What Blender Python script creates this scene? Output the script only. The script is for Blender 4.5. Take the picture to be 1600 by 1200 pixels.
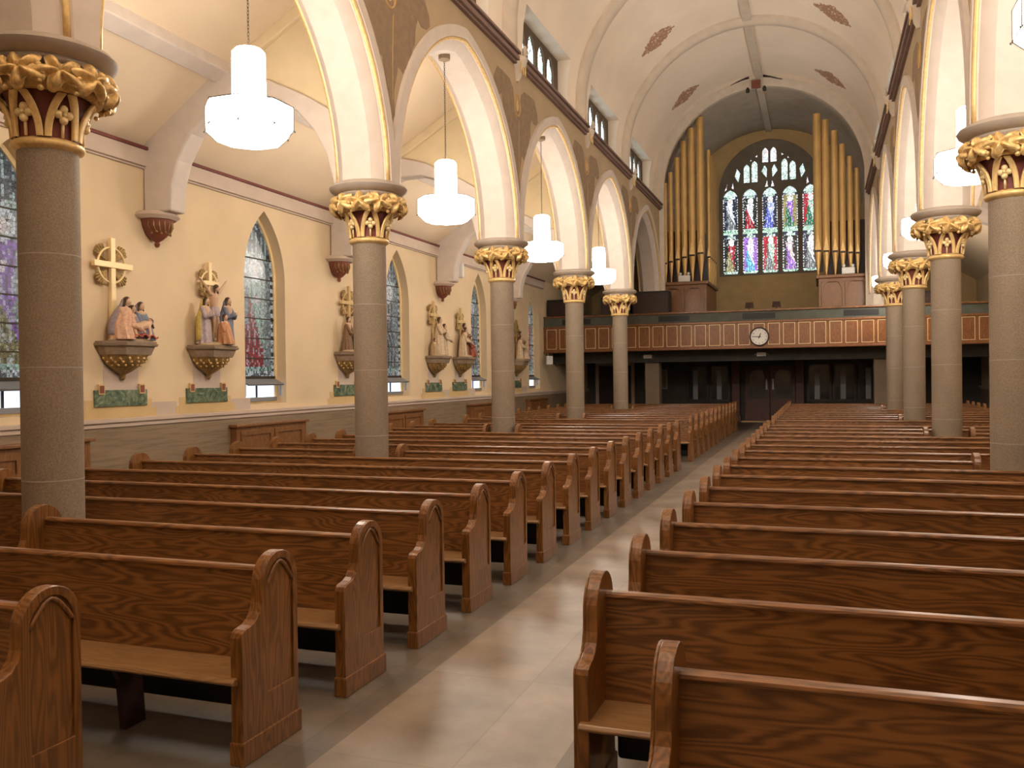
import bpy, bmesh, math, random
from mathutils import Vector, Matrix
from math import pi, sin, cos, sqrt, atan2, acos
random.seed(7)
SC = bpy.context.scene
for o in list(bpy.data.objects): bpy.data.objects.remove(o)
COL = SC.collection

# ------------------------------------------------------------------ camera
psi, th, rho, FPX = .3413, -.0077, -.0123, 1359.6
fw = Vector((-sin(psi)*cos(th), cos(psi)*cos(th), sin(th)))
rr = Vector((cos(psi), sin(psi), 0)); uu = rr.cross(fw)
r2 = cos(rho)*rr + sin(rho)*uu; u2 = -sin(rho)*rr + cos(rho)*uu
cam = bpy.data.objects.new('camera', bpy.data.cameras.new('camera')); COL.objects.link(cam)
cam.data.sensor_width = 36; cam.data.lens = 36*FPX/1600; cam.data.clip_end = 200
m = Matrix((r2, u2, -fw)).transposed().to_4x4(); m.translation = Vector((0, 0, 2.0)); cam.matrix_world = m
SC.camera = cam

# ------------------------------------------------------------------ light
LAMP_E = 26.0            # emission of the pendant lamps' glass
LAMP_C = (1.0, .90, .78)
GLASS_E = 1.0
w = bpy.data.worlds.new('world'); SC.world = w; w.use_nodes = True
w.node_tree.nodes['Background'].inputs[0].default_value = (.55, .7, 1, 1)
w.node_tree.nodes['Background'].inputs[1].default_value = .35
SC.view_settings.view_transform = 'Standard'; SC.view_settings.look = 'None'
SC.view_settings.gamma = 1; SC.view_settings.use_curve_mapping = False
SC.view_settings.exposure = 0.18
# added soft fill for nave and vault, in place of unseen sanctuary lights
def fill_light(name, loc, rot, sx, sy, W):
    l = bpy.data.lights.new(name, 'AREA'); l.shape = 'RECTANGLE'; l.size = sx; l.size_y = sy; l.energy = W; l.color = (1.0, .87, .73)
    o = bpy.data.objects.new(name, l); COL.objects.link(o); o.location = loc; o.rotation_euler = rot
fill_light('nave_fill', (-2.0, -2.6, 7.2), (math.radians(97), 0, 0), 6.5, 2.6, 60)
fill_light('vault_fill', (-2.0, -.2, 8.6), (math.radians(145), 0, 0), 6, 1.5, 1150)

# ------------------------------------------------------------------ materials
def newmat(name):
    m = bpy.data.materials.new(name); m.use_nodes = True
    return m, m.node_tree, m.node_tree.nodes['Principled BSDF']
def N(t, typ, **k):
    n = t.nodes.new(typ)
    for a, b in k.items():
        if a in n.inputs: n.inputs[a].default_value = b
        else: setattr(n, a, b)
    return n
def ramp(t, fac, stops):
    r = t.nodes.new('ShaderNodeValToRGB'); r.color_ramp.elements.remove(r.color_ramp.elements[0])
    r.color_ramp.elements[0].position = stops[0][0]; r.color_ramp.elements[0].color = (*stops[0][1], 1)
    for p, c in stops[1:]:
        e = r.color_ramp.elements.new(p); e.color = (*c, 1)
    t.links.new(fac, r.inputs[0]); return r.outputs[0]
def coords(t, scale=(1, 1, 1), rnd=False, kind='Object'):
    tc = t.nodes.new('ShaderNodeTexCoord'); mp = t.nodes.new('ShaderNodeMapping')
    mp.inputs['Scale'].default_value = scale; t.links.new(tc.outputs[kind], mp.inputs['Vector'])
    if rnd:
        oi = t.nodes.new('ShaderNodeObjectInfo'); mm = t.nodes.new('ShaderNodeMath'); mm.operation = 'MULTIPLY'; mm.inputs[1].default_value = 37
        t.links.new(oi.outputs['Random'], mm.inputs[0]); t.links.new(mm.outputs[0], mp.inputs['Location'])
    return mp.outputs[0]
def bump(t, b, h, strength=.2, dist=.01):
    n = N(t, 'ShaderNodeBump'); n.inputs['Strength'].default_value = strength; n.inputs['Distance'].default_value = dist
    t.links.new(h, n.inputs['Height']); t.links.new(n.outputs[0], b.inputs['Normal'])
def plain(name, c, rough=.6, metal=0, var=.12, sc=3, bmp=0, coat=0):
    m, t, b = newmat(name); b.inputs['Roughness'].default_value = rough; b.inputs['Metallic'].default_value = metal
    b.inputs['Coat Weight'].default_value = coat; b.inputs['Coat Roughness'].default_value = .15
    v = coords(t); n = N(t, 'ShaderNodeTexNoise', Scale=sc, Detail=6); t.links.new(v, n.inputs['Vector'])
    lo = tuple(x*(1-var) for x in c); hi = tuple(min(1, x*(1+var)) for x in c)
    t.links.new(ramp(t, n.outputs['Fac'], [(.3, lo), (.7, hi)]), b.inputs['Base Color'])
    if bmp: bump(t, b, n.outputs['Fac'], bmp, .01)
    return m
M = {}
M['wall'] = plain('cream_plaster', (.72, .56, .36), .85, var=.05, sc=1.2)
M['ceil'] = plain('pale_ceiling_plaster', (.78, .63, .45), .9, var=.04, sc=1.0)
M['vault'] = plain('vault_plaster', (.90, .78, .65), .9, var=.04, sc=.8)
M['spandrel'] = plain('tan_spandrel_plaster', (.44, .33, .205), .85, var=.06, sc=1.5)
M['stone'] = plain('pale_arch_stone', (.62, .54, .48), .8, var=.05, sc=5)
M['rib'] = plain('grey_rib_stone', (.62, .53, .43), .85, var=.06, sc=4)
M['string'] = plain('mauve_string_moulding', (.22, .14, .11), .7, var=.1)
M['abacus'] = plain('grey_abacus_stone', (.36, .30, .25), .7, var=.07, sc=8)
M['tan'] = plain('tan_paint', (.62, .44, .21), .8, var=.05)
M['lilac'] = plain('faded_lilac_paint', (.56, .45, .37), .85, var=.05)
M['infill'] = plain('yellow_infill_plaster', (.72, .59, .38), .85, var=.05)
M['gold'] = plain('gilding', (.78, .55, .24), .45, .3, var=.15, sc=18, bmp=.3)
M['goldleaf'] = plain('aged_gilding', (.70, .48, .20), .45, .35, var=.3, sc=25, bmp=.4)
M['brightgold'] = plain('bright_gold_paint', (.84, .66, .36), .45, .2, var=.08)
M['oldgold'] = plain('tarnished_gold', (.34, .22, .08), .5, .4, var=.4, sc=20, bmp=.4)
M['pipe'] = plain('gold_pipe_metal', (.62, .40, .15), .42, .35, var=.1, sc=2)
M['maroon'] = plain('maroon_paint', (.16, .035, .025), .6, var=.2)
M['red'] = plain('red_paint', (.20, .055, .03), .6, var=.25)
M['console'] = plain('grey_brown_stone', (.30, .22, .15), .7, var=.15, sc=12)
M['black'] = plain('black_vinyl', (.006, .005, .005), .5, var=.2)
M['darkwood'] = plain('dark_stained_wood', (.035, .012, .008), .45, var=.3, sc=6)
M['redwood'] = plain('reddish_dark_wood', (.09, .018, .012), .45, var=.3, sc=6)
M['slate'] = plain('slate_green_paint', (.085, .09, .07), .7, var=.15)
M['darkplaster'] = plain('loft_grey_plaster', (.50, .43, .34), .9, var=.1, sc=2)
M['loftwall'] = plain('loft_ochre_wall', (.62, .45, .22), .85, var=.12, sc=2)
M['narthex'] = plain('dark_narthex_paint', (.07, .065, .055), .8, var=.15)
M['white'] = plain('white_enamel', (.75, .73, .70), .5, var=.03)
M['grey'] = plain('grey_metal', (.25, .26, .28), .45, .4, var=.05)
M['iron'] = plain('dark_iron', (.05, .04, .03), .5, .6, var=.1)
M['mural'] = plain('brown_mural_paint', (.27, .185, .115), .85, var=.14, sc=7)
M['muralline'] = plain('ochre_mural_line', (.55, .34, .13), .8, var=.1)
M['medallion'] = plain('rust_stencil_paint', (.44, .25, .17), .85, var=.25, sc=30)
M['skin'] = plain('painted_skin', (.60, .40, .26), .6, var=.08)
M['hair'] = plain('painted_brown_hair', (.07, .03, .015), .6, var=.2)
for k, c in dict(peach=(.60, .36, .24), veil=(.28, .23, .26), blue=(.16, .19, .26), redcloth=(.42, .09, .06), lilacrobe=(.42, .34, .36), orange=(.52, .25, .12),
                 yellow=(.55, .42, .12), brownrobe=(.22, .12, .06), palerobe=(.55, .42, .28), rust=(.28, .07, .04), green=(.16, .16, .08), sand=(.42, .30, .17)).items():
    M[k] = plain('painted_'+k, c, .65, var=.18, sc=25)
M['palewall'] = M['stone']

def mat_column():
    m, t, b = newmat('grey_granular_stone'); b.inputs['Roughness'].default_value = .75
    v = coords(t); n = N(t, 'ShaderNodeTexNoise', Scale=70, Detail=4); n2 = N(t, 'ShaderNodeTexNoise', Scale=2.5, Detail=5)
    t.links.new(v, n.inputs['Vector']); t.links.new(v, n2.inputs['Vector'])
    a = ramp(t, n.outputs['Fac'], [(.35, (.24, .185, .13)), (.65, (.33, .26, .19))])
    c = ramp(t, n2.outputs['Fac'], [(.3, (.86, .86, .86)), (.7, (1, 1, 1))])
    mx = N(t, 'ShaderNodeMix', data_type='RGBA', blend_type='MULTIPLY'); mx.inputs[0].default_value = 1
    t.links.new(a, mx.inputs[6]); t.links.new(c, mx.inputs[7]); t.links.new(mx.outputs[2], b.inputs['Base Color'])
    bump(t, b, n.outputs['Fac'], .25, .004); return m
M['column'] = mat_column()

def mat_oak(name, dark, light, axis='X', rough=.36, coat=.16):
    # flat-sawn oak: contour bands of a stretched noise give cathedral figure, fine noise gives the pores
    m, t, b = newmat(name)
    long = {'X': (.55, 4.2, 4.2), 'Z': (4.2, 4.2, .5)}[axis]; fine = {'X': (4, 110, 110), 'Z': (110, 110, 4)}[axis]
    v = coords(t, long, True); n = N(t, 'ShaderNodeTexNoise', Scale=1.3, Detail=2.5, Roughness=.5); t.links.new(v, n.inputs['Vector'])
    mu = N(t, 'ShaderNodeMath', operation='MULTIPLY'); mu.inputs[1].default_value = 120; t.links.new(n.outputs['Fac'], mu.inputs[0])
    si = N(t, 'ShaderNodeMath', operation='SINE'); t.links.new(mu.outputs[0], si.inputs[0])
    mr = N(t, 'ShaderNodeMapRange'); mr.inputs[1].default_value = -1; t.links.new(si.outputs[0], mr.inputs[0])
    v2 = coords(t, fine, True); n2 = N(t, 'ShaderNodeTexNoise', Scale=1, Detail=5); t.links.new(v2, n2.inputs['Vector'])
    ad = N(t, 'ShaderNodeMix'); ad.inputs[0].default_value = .55
    t.links.new(mr.outputs[0], ad.inputs[2]); t.links.new(n2.outputs['Fac'], ad.inputs[3])
    v3 = coords(t, (1, 1, 1), True); n3 = N(t, 'ShaderNodeTexNoise', Scale=1.7, Detail=2); t.links.new(v3, n3.inputs['Vector'])
    a2 = N(t, 'ShaderNodeMix'); a2.inputs[0].default_value = .3; t.links.new(ad.outputs[0], a2.inputs[2]); t.links.new(n3.outputs['Fac'], a2.inputs[3])
    mid = tuple((x+y)/2 for x, y in zip(dark, light))
    t.links.new(ramp(t, a2.outputs[0], [(.22, dark), (.45, mid), (.68, light)]), b.inputs['Base Color'])
    b.inputs['Roughness'].default_value = rough; b.inputs['Coat Weight'].default_value = coat; b.inputs['Coat Roughness'].default_value = .18
    bump(t, b, n2.outputs['Fac'], .08, .003); return m
M['oak'] = mat_oak('oak_boards', (.075, .026, .007), (.27, .115, .034))
M['oakv'] = mat_oak('oak_end_boards', (.10, .038, .009), (.25, .104, .025), 'Z')
M['oakseat'] = mat_oak('worn_oak_seat', (.20, .10, .040), (.33, .19, .08), rough=.3)
M['galoak'] = mat_oak('gallery_oak', (.13, .042, .010), (.27, .098, .025), 'Z', rough=.4)
M['organoak'] = mat_oak('organ_oak', (.14, .054, .015), (.25, .105, .032), 'Z', rough=.45)

def mat_travertine():
    m, t, b = newmat('travertine_wainscot'); b.inputs['Roughness'].default_value = .45
    v = coords(t, (1, .5, 9)); n = N(t, 'ShaderNodeTexNoise', Scale=2.5, Detail=8, Roughness=.7); t.links.new(v, n.inputs['Vector'])
    t.links.new(ramp(t, n.outputs['Fac'], [(.3, (.16, .11, .068)), (.5, (.26, .188, .118)), (.72, (.31, .23, .15))]), b.inputs['Base Color']); return m
M['travertine'] = mat_travertine()
def mat_marble():
    m, t, b = newmat('green_marble'); b.inputs['Roughness'].default_value = .25
    v = coords(t, (1, 1, 1), True); n = N(t, 'ShaderNodeTexNoise', Scale=5, Detail=8, Distortion=2.5); t.links.new(v, n.inputs['Vector'])
    t.links.new(ramp(t, n.outputs['Fac'], [(.3, (.05, .07, .05)), (.5, (.12, .17, .11)), (.6, (.19, .24, .16)), (.75, (.36, .38, .28))]), b.inputs['Base Color']); return m
M['marble'] = mat_marble()
def mat_floor():
    m, t, b = newmat('floor_slabs'); 
    v = coords(t); br = N(t, 'ShaderNodeTexBrick', Scale=1)
    br.inputs['Color1'].default_value = (.25, .205, .165, 1); br.inputs['Color2'].default_value = (.21, .172, .137, 1); br.inputs['Mortar'].default_value = (.19, .155, .122, 1)
    br.inputs['Mortar Size'].default_value = .006; br.inputs['Brick Width'].default_value = 1.35; br.inputs['Row Height'].default_value = .9; br.offset = 0
    n = N(t, 'ShaderNodeTexNoise', Scale=2.2, Detail=7, Roughness=.6); t.links.new(v, n.inputs['Vector'])
    sx = N(t, 'ShaderNodeSeparateXYZ'); t.links.new(v, sx.inputs[0])
    # rotate bricks so that long joints run along the nave
    cb = N(t, 'ShaderNodeCombineXYZ'); t.links.new(sx.outputs[1], cb.inputs[0]); t.links.new(sx.outputs[0], cb.inputs[1]); t.links.new(cb.outputs[0], br.inputs['Vector'])
    cl = ramp(t, n.outputs['Fac'], [(.3, (.70, .70, .70)), (.7, (1.22, 1.2, 1.16))])
    mx = N(t, 'ShaderNodeMix', data_type='RGBA', blend_type='MULTIPLY'); mx.inputs[0].default_value = 1
    t.links.new(br.outputs['Color'], mx.inputs[6]); t.links.new(cl, mx.inputs[7])
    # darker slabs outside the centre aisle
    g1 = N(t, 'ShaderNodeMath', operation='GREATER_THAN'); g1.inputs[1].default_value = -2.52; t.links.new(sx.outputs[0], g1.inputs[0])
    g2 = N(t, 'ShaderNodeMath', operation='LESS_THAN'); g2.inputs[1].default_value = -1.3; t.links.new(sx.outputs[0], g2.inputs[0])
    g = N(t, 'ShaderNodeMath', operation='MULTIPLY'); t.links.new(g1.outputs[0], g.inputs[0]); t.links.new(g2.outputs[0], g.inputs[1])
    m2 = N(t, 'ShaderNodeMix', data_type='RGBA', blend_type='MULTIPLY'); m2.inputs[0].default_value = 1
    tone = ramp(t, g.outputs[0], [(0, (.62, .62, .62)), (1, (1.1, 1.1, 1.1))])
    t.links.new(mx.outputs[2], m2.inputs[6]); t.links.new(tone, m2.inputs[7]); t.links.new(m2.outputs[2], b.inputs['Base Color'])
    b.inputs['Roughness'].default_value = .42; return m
M['floor'] = mat_floor()

def mat_emit(name, c, s):
    m, t, b = newmat(name); b.inputs['Base Color'].default_value = (*c, 1)
    b.inputs['Emission Color'].default_value = (*c, 1); b.inputs['Emission Strength'].default_value = s; return m
M['lampglass'] = mat_emit('lit_lamp_glass', LAMP_C, LAMP_E)
M['daylight'] = mat_emit('daylit_clear_glass', (.72, .82, 1.0), 1.1)
def mat_glass(name, s, cell):
    # leaded coloured glass lit from outside: picture colours come with the pane, small cells vary them, leads between
    m, t, b = newmat(name); b.inputs['Base Color'].default_value = (.02, .02, .02, 1); b.inputs['Roughness'].default_value = .25
    at = N(t, 'ShaderNodeAttribute', attribute_name='glass'); v = coords(t)
    vo = N(t, 'ShaderNodeTexVoronoi', Scale=cell); t.links.new(v, vo.inputs['Vector'])
    sp = N(t, 'ShaderNodeSeparateColor'); t.links.new(vo.outputs['Color'], sp.inputs[0])
    mr = N(t, 'ShaderNodeMapRange'); mr.inputs[3].default_value = .65; mr.inputs[4].default_value = 1.3; t.links.new(sp.outputs[0], mr.inputs[0])
    ve = N(t, 'ShaderNodeTexVoronoi', feature='DISTANCE_TO_EDGE', Scale=cell); t.links.new(v, ve.inputs['Vector'])
    gt = N(t, 'ShaderNodeMath', operation='GREATER_THAN'); gt.inputs[1].default_value = .035; t.links.new(ve.outputs['Distance'], gt.inputs[0])
    mu = N(t, 'ShaderNodeMath', operation='MULTIPLY'); t.links.new(mr.outputs[0], mu.inputs[0]); t.links.new(gt.outputs[0], mu.inputs[1])
    m2 = N(t, 'ShaderNodeMath', operation='MULTIPLY'); m2.inputs[1].default_value = s; t.links.new(mu.outputs[0], m2.inputs[0])
    t.links.new(at.outputs['Color'], b.inputs['Emission Color']); t.links.new(m2.outputs[0], b.inputs['Emission Strength']); return m
M['bigglass'] = mat_glass('great_window_glass', 1.5*GLASS_E, 13)
M['aisleglass'] = mat_glass('aisle_window_glass', .36*GLASS_E, 18)
M['clereglass'] = mat_glass('clerestory_glass', 2.4*GLASS_E, 10)
M['dimglass'] = plain('dim_door_glass', (.05, .055, .06), .12, var=.3, sc=2)

# ------------------------------------------------------------------ mesh building
class MB:
    def __init__(s): s.v = []; s.f = []; s.mi = []; s.cm = 0
    def add(s, vs, fs):
        n = len(s.v); s.v += [tuple(p) for p in vs]; s.f += [tuple(i+n for i in f) for f in fs]; s.mi += [s.cm]*len(fs); return s
    def box(s, x0, x1, y0, y1, z0, z1):
        return s.add([(x, y, z) for x in (x0, x1) for y in (y0, y1) for z in (z0, z1)],
                     [(0, 1, 3, 2), (4, 6, 7, 5), (0, 4, 5, 1), (2, 3, 7, 6), (0, 2, 6, 4), (1, 5, 7, 3)])
    def prism(s, pts, f0, f1):
        # pts 2D; f0,f1 map 2D -> 3D for the two faces
        n = len(pts)
        return s.add([f0(*p) for p in pts]+[f1(*p) for p in pts],
                     [tuple(range(n))[::-1], tuple(range(n, 2*n))]+[(i, (i+1) % n, n+(i+1) % n, n+i) for i in range(n)])
    def lathe(s, prof, c=(0, 0, 0), n=32, a0=0, a1=2*pi, sx=1, sy=1):
        full = abs(a1-a0-2*pi) < 1e-6; k = n if full else n+1
        vs = [(c[0]+r*sx*cos(a0+(a1-a0)*i/n), c[1]+r*sy*sin(a0+(a1-a0)*i/n), c[2]+z) for r, z in prof for i in range(k)]
        fs = []
        for j in range(len(prof)-1):
            for i in range(n):
                i2 = (i+1) % k if full else i+1
                fs.append((j*k+i, j*k+i2, (j+1)*k+i2, (j+1)*k+i))
        return s.add(vs, fs)
    def ell(s, c, r, n=12, k=8):
        if not hasattr(r, '__len__'): r = (r, r, r)
        vs = [(c[0]+r[0]*sin(pi*j/k)*cos(2*pi*i/n), c[1]+r[1]*sin(pi*j/k)*sin(2*pi*i/n), c[2]+r[2]*cos(pi*j/k)) for j in range(k+1) for i in range(n)]
        return s.add(vs, [(j*n+i, (j+1)*n+i, (j+1)*n+(i+1) % n, j*n+(i+1) % n) for j in range(k) for i in range(n)])
    def tube(s, path, r, n=8, closed=False):
        path = [Vector(p) for p in path]; L = len(path); vs = []
        up = None
        for i, p in enumerate(path):
            a = path[(i-1) % L] if (i or closed) else p; b = path[(i+1) % L] if (i < L-1 or closed) else p
            d = (b-a).normalized()
            if up is None: up = Vector((0, 0, 1)) if abs(d.z) < .9 else Vector((1, 0, 0))
            x = d.cross(up).normalized(); y = x.cross(d).normalized(); up = y
            q = r[i] if hasattr(r, '__len__') else r
            vs += [p+x*q*cos(2*pi*k/n)+y*q*sin(2*pi*k/n) for k in range(n)]
        fs = [(i % L*n+k, i % L*n+(k+1) % n, (i+1) % L*n+(k+1) % n, (i+1) % L*n+k) for i in range(L if closed else L-1) for k in range(n)]
        if not closed: fs += [tuple(range(n))[::-1], tuple((L-1)*n+k for k in range(n))]
        return s.add(vs, fs)
    def caps(s, a, b, ra, rb, n=10):
        a, b = Vector(a), Vector(b); d = b-a; L = d.length or 1e-6; d = d/L; pts = []; rs = []
        for t in (-1, -.8, -.4, 0): pts.append(a+d*ra*t); rs.append(ra*sqrt(max(.0004, 1-t*t)))
        for t in (0, .4, .8, 1): pts.append(b+d*rb*t); rs.append(rb*sqrt(max(.0004, 1-t*t)))
        return s.tube(pts, rs, n)
    def grid(s, fn, nu, nv, keep=None):
        vs = [fn(i/nu, j/nv) for j in range(nv+1) for i in range(nu+1)]
        return s.add(vs, [(j*(nu+1)+i, j*(nu+1)+i+1, (j+1)*(nu+1)+i+1, (j+1)*(nu+1)+i) for j in range(nv) for i in range(nu) if keep is None or keep((i+.5)/nu, (j+.5)/nv)])
    def plate(s, outer, holes, f0, f1, sides=True):
        # 2D plate with holes, faces mapped by f0/f1
        bm = bmesh.new(); loops = []
        for lp in [outer]+holes:
            vv = [bm.verts.new((p[0], p[1], 0)) for p in lp]; loops.append(vv)
            for i in range(len(vv)): bm.edges.new((vv[i], vv[(i+1) % len(vv)]))
        bmesh.ops.triangle_fill(bm, use_beauty=True, edges=bm.edges[:])
        bm.verts.index_update(); P = [(v.co.x, v.co.y) for v in bm.verts]; F = [tuple(v.index for v in f.verts) for f in bm.faces]
        n = len(P); fs = [f for f in F]+[tuple(i+n for i in f[::-1]) for f in F]
        if sides:
            for vv in loops:
                for i in range(len(vv)):
                    a, b = vv[i].index, vv[(i+1) % len(vv)].index; fs.append((a, b, b+n, a+n))
        s.add([f0(*p) for p in P]+[f1(*p) for p in P], fs); bm.free(); return s
    def mesh(s, name, mats, smooth=False):
        me = bpy.data.meshes.new(name); me.from_pydata(s.v, [], s.f)
        for mt in (mats if isinstance(mats, (list, tuple)) else [mats]): me.materials.append(M[mt] if isinstance(mt, str) else mt)
        for p, i in zip(me.polygons, s.mi): p.material_index = i
        bm = bmesh.new(); bm.from_mesh(me); bmesh.ops.recalc_face_normals(bm, faces=bm.faces); bm.to_mesh(me); bm.free()
        if smooth:
            me.polygons.foreach_set('use_smooth', [True]*len(me.polygons))
            if smooth is not True: me.set_sharp_from_angle(angle=math.radians(smooth))
        return me
    def build(s, name, mats, parent=None, smooth=False, bevel=0, loc=None):
        o = bpy.data.objects.new(name, s.mesh(name, mats, smooth)); COL.objects.link(o)
        if parent: o.parent = parent
        if loc: o.location = loc
        if bevel:
            b = o.modifiers.new('bevel', 'BEVEL'); b.width = bevel; b.segments = 2; b.limit_method = 'ANGLE'; b.angle_limit = math.radians(40)
        return o
def struct(o): o['kind'] = 'structure'; return o
def tag(o, label, cat, group=None):
    o['label'] = label; o['category'] = cat
    if group: o['group'] = group
    return o
def thing(name, loc, label, cat, group=None, rz=0):
    o = bpy.data.objects.new(name, None); COL.objects.link(o); o.location = loc; o.rotation_euler = (0, 0, rz); o.empty_display_size = .1
    return tag(o, label, cat, group)
def children(o): return [c for c in bpy.data.objects if c.parent == o]
def copy_tree(o, parent=None):
    c = o.copy(); COL.objects.link(c); c.parent = parent
    for ch in children(o): copy_tree(ch, c)
    return c
def remesh(o, vox, smooth=3):
    r = o.modifiers.new('remesh', 'REMESH'); r.mode = 'VOXEL'; r.voxel_size = vox; r.use_smooth_shade = True
    sm = o.modifiers.new('smooth', 'SMOOTH'); sm.iterations = smooth; sm.factor = .5
    return o

# ------------------------------------------------------------------ plan
XL, XR, XC = -6.04, 2.02, -2.01
BAY = 5.46; Y0 = 5.55                       # first column
COLS = [Y0+BAY*k for k in range(-1, 6)]      # the one before the first stands beside the camera, out of sight
WL, WR = -9.9, 2*XC+9.9                      # aisle walls
YB, YE = -3.2, 39.0                          # ends of the building
SPR, AR, AE = 4.75, 2.40, .43                # arcade arch: springing height, half span, centre offset
ARR = AR+AE; WT = .37; STR = 8.3
def mir(x): return 2*XC-x
def arch_path(a, e, o, cy, z0, n=18):
    # pointed arch, offset o from the intrados, from left springing to right springing
    R = a+e+o; t1 = acos(e/R); L = [(cy+e-R*cos(t1*i/n), z0+R*sin(t1*i/n)) for i in range(n+1)]
    return L+[(2*cy-y, z) for y, z in L[-2::-1]]

# ------------------------------------------------------------------ floor
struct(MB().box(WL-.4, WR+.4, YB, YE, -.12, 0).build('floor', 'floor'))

# ------------------------------------------------------------------ arcades
PROF = [(.37, .38), (.43, .375), (.435, .20), (.40, .185), (.40, .15), (.355, .145), (.34, .11), (.22, 0), (-.22, 0), (-.34, .11), (-.355, .145), (-.40, .15), (-.40, .185), (-.435, .20), (-.43, .375), (-.37, .38)]
def arcade(X, s, side):
    wall = MB(); trim = MB(); bead = MB()
    for k in range(len(COLS)-1):
        cy = COLS[k]+BAY/2
        paths = [arch_path(AR, AE, o, cy, SPR) for d, o in PROF]; n = len(paths[0])
        vs = [(X+s*PROF[j][0], paths[j][i][0], paths[j][i][1]) for i in range(n) for j in range(len(PROF))]
        q = len(PROF); trim.add(vs, [(i*q+j, i*q+j+1, (i+1)*q+j+1, (i+1)*q+j) for i in range(n-1) for j in range(q-1)])
        for sg in (1, -1):
            bead.tube([(X+sg*.392, y, z) for y, z in arch_path(AR, AE, .17, cy, SPR)], .030, 8)
        out = arch_path(AR, AE, .375, cy, SPR); out = [(min(max(y, COLS[k]), COLS[k+1]), z) for y, z in out]
        poly = [(COLS[k], STR+.2)]+[(COLS[k], SPR)]+out+[(COLS[k+1], SPR), (COLS[k+1], STR+.2)]
        cl = [poly[0]]
        for p in poly[1:]:
            if abs(p[0]-cl[-1][0])+abs(p[1]-cl[-1][1]) > 1e-4: cl.append(p)
        for a, b in zip(out[:-1], out[1:]):
            if b[0]-a[0] > 1e-5:
                for d in (WT, -WT): wall.add([(X+d, a[0], a[1]), (X+d, b[0], b[1]), (X+d, b[0], STR+.25), (X+d, a[0], STR+.25)], [(0, 1, 2, 3)])
    struct(wall.build('wall_'+side, 'spandrel'))
    t = struct(trim.build('trim_1' if side == 'arcade_left' else 'trim_2', 'stone', smooth=35))
    bead.build('gold_bead', 'gold', t, smooth=True)
arcade(XL, 1, 'arcade_left'); arcade(XR, -1, 'arcade_right')

# string course with the small turned back ends at the corbels
def string_course(X, s, nm):
    b = MB()
    for k in range(len(COLS)-1):
        y0, y1 = COLS[k]+.16, COLS[k+1]-.16
        for (d0, d1, z0, z1) in ((.36, .44, STR-.10, STR-.05), (.36, .50, STR-.05, STR+.03), (.36, .47, STR+.03, STR+.07), (.36, .53, STR+.07, STR+.12)):
            b.box(*sorted((X+s*d0, X+s*d1)), y0, y1, z0, z1)
        b.box(*sorted((X+s*.0, X+s*.37)), COLS[k], COLS[k+1], STR+.10, STR+.14)
    struct(b.build(nm, 'string', bevel=.008))
string_course(XL, 1, 'trim_3'); string_course(XR, -1, 'trim_4')

# ------------------------------------------------------------------ nave vault, ribs
VA, VZ, VR = 3.87, 9.0, 3.78
def vpt(t, a=VA, r=VR): return XC-a*cos(t), VZ+r*sin(t)     # t 0..pi, left to right
NI = 1.72                                                     # half width of the clerestory niches
tn = math.asin((9.87-VZ)/VR)
def vault():
    b = MB(); segs = []
    for k in range(len(COLS)-1):
        c = COLS[k]+BAY/2; segs += [(COLS[k], c-NI, False), (c-NI, c+NI, True), (c+NI, COLS[k+1], False)]
    for y0, y1, hole in segs:
        ts = [tn+(pi-2*tn)*i/40 for i in range(41)]
        if not hole: ts = [0, tn/2]+ts+[pi-tn/2, pi]
        b.add([(*[vpt(t)[0]], y, vpt(t)[1]) for t in ts for y in (y0, y1)], [(2*i, 2*i+1, 2*i+3, 2*i+2) for i in range(len(ts)-1)])
        if not hole:
            for X in (XC-VA, XC+VA): b.add([(X, y0, STR), (X, y1, STR), (X, y1, VZ), (X, y0, VZ)], [(0, 1, 2, 3)])
    # niche reveals
    xt = vpt(tn)[0]
    for k in range(len(COLS)-1):
        c = COLS[k]+BAY/2
        for s in (1, -1):
            f = lambda x: x if s == 1 else mir(x)
            for y in (c-NI, c+NI):
                pts = [(-6.24, STR), (XC-VA, STR), (XC-VA, VZ), (vpt(tn/2)[0], vpt(tn/2)[1]), (xt, 9.87), (-6.24, 9.87)]
                b.add([(f(x), y, z) for x, z in pts], [tuple(range(6))])
            b.add([(f(x), y, 9.87) for x in (-6.24, xt) for y in (c-NI, c+NI)], [(0, 1, 3, 2)])
            b.add([(f(x), y, STR+.12) for x in (-6.24, -5.7) for y in (c-NI, c+NI)], [(0, 1, 3, 2)])
    struct(b.build('ceiling', 'vault', smooth=30))
vault()
def rib(y, w0, a, r, dep, nm, matn='rib', legs=STR-.1):
    b = MB(); ts = [pi*i/48 for i in range(49)]
    prof = [(0, dep), (.10, dep), (.16, dep*.75), (w0, dep*.35), (w0, -.12)]     # half profile: (offset in y, projection below the vault)
    full = [(-q, d) for q, d in prof[::-1]]+prof
    def ring(t0):
        return [((XC-(a-d)*cos(t0)), y+q, VZ+(r-d)*sin(t0)) for q, d in full]
    n = len(full); rows = [[(XC-(a-d), y+q, legs) for q, d in full]]+[ring(t) for t in ts]+[[(XC+(a-d), y+q, legs) for q, d in full]]
    b.add([p for rw in rows for p in rw], [(i*n+j, i*n+j+1, (i+1)*n+j+1, (i+1)*n+j) for i in range(len(rows)-1) for j in range(n-1)])
    struct(b.build(nm, matn, smooth=40))
for i, y in enumerate(COLS[1:-1]): rib(y, .26, VA, VR, .2, 'trim_%d' % (10+i))
rib(COLS[-1]+.1, .34, VA, VR, .36, 'trim_16', 'rib', 3.2)
struct(MB().box(XC-.13, XC+.13, YB, COLS[-1], VZ+VR-.13, VZ+VR+.03).build('trim_17', 'rib', bevel=.02))
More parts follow.
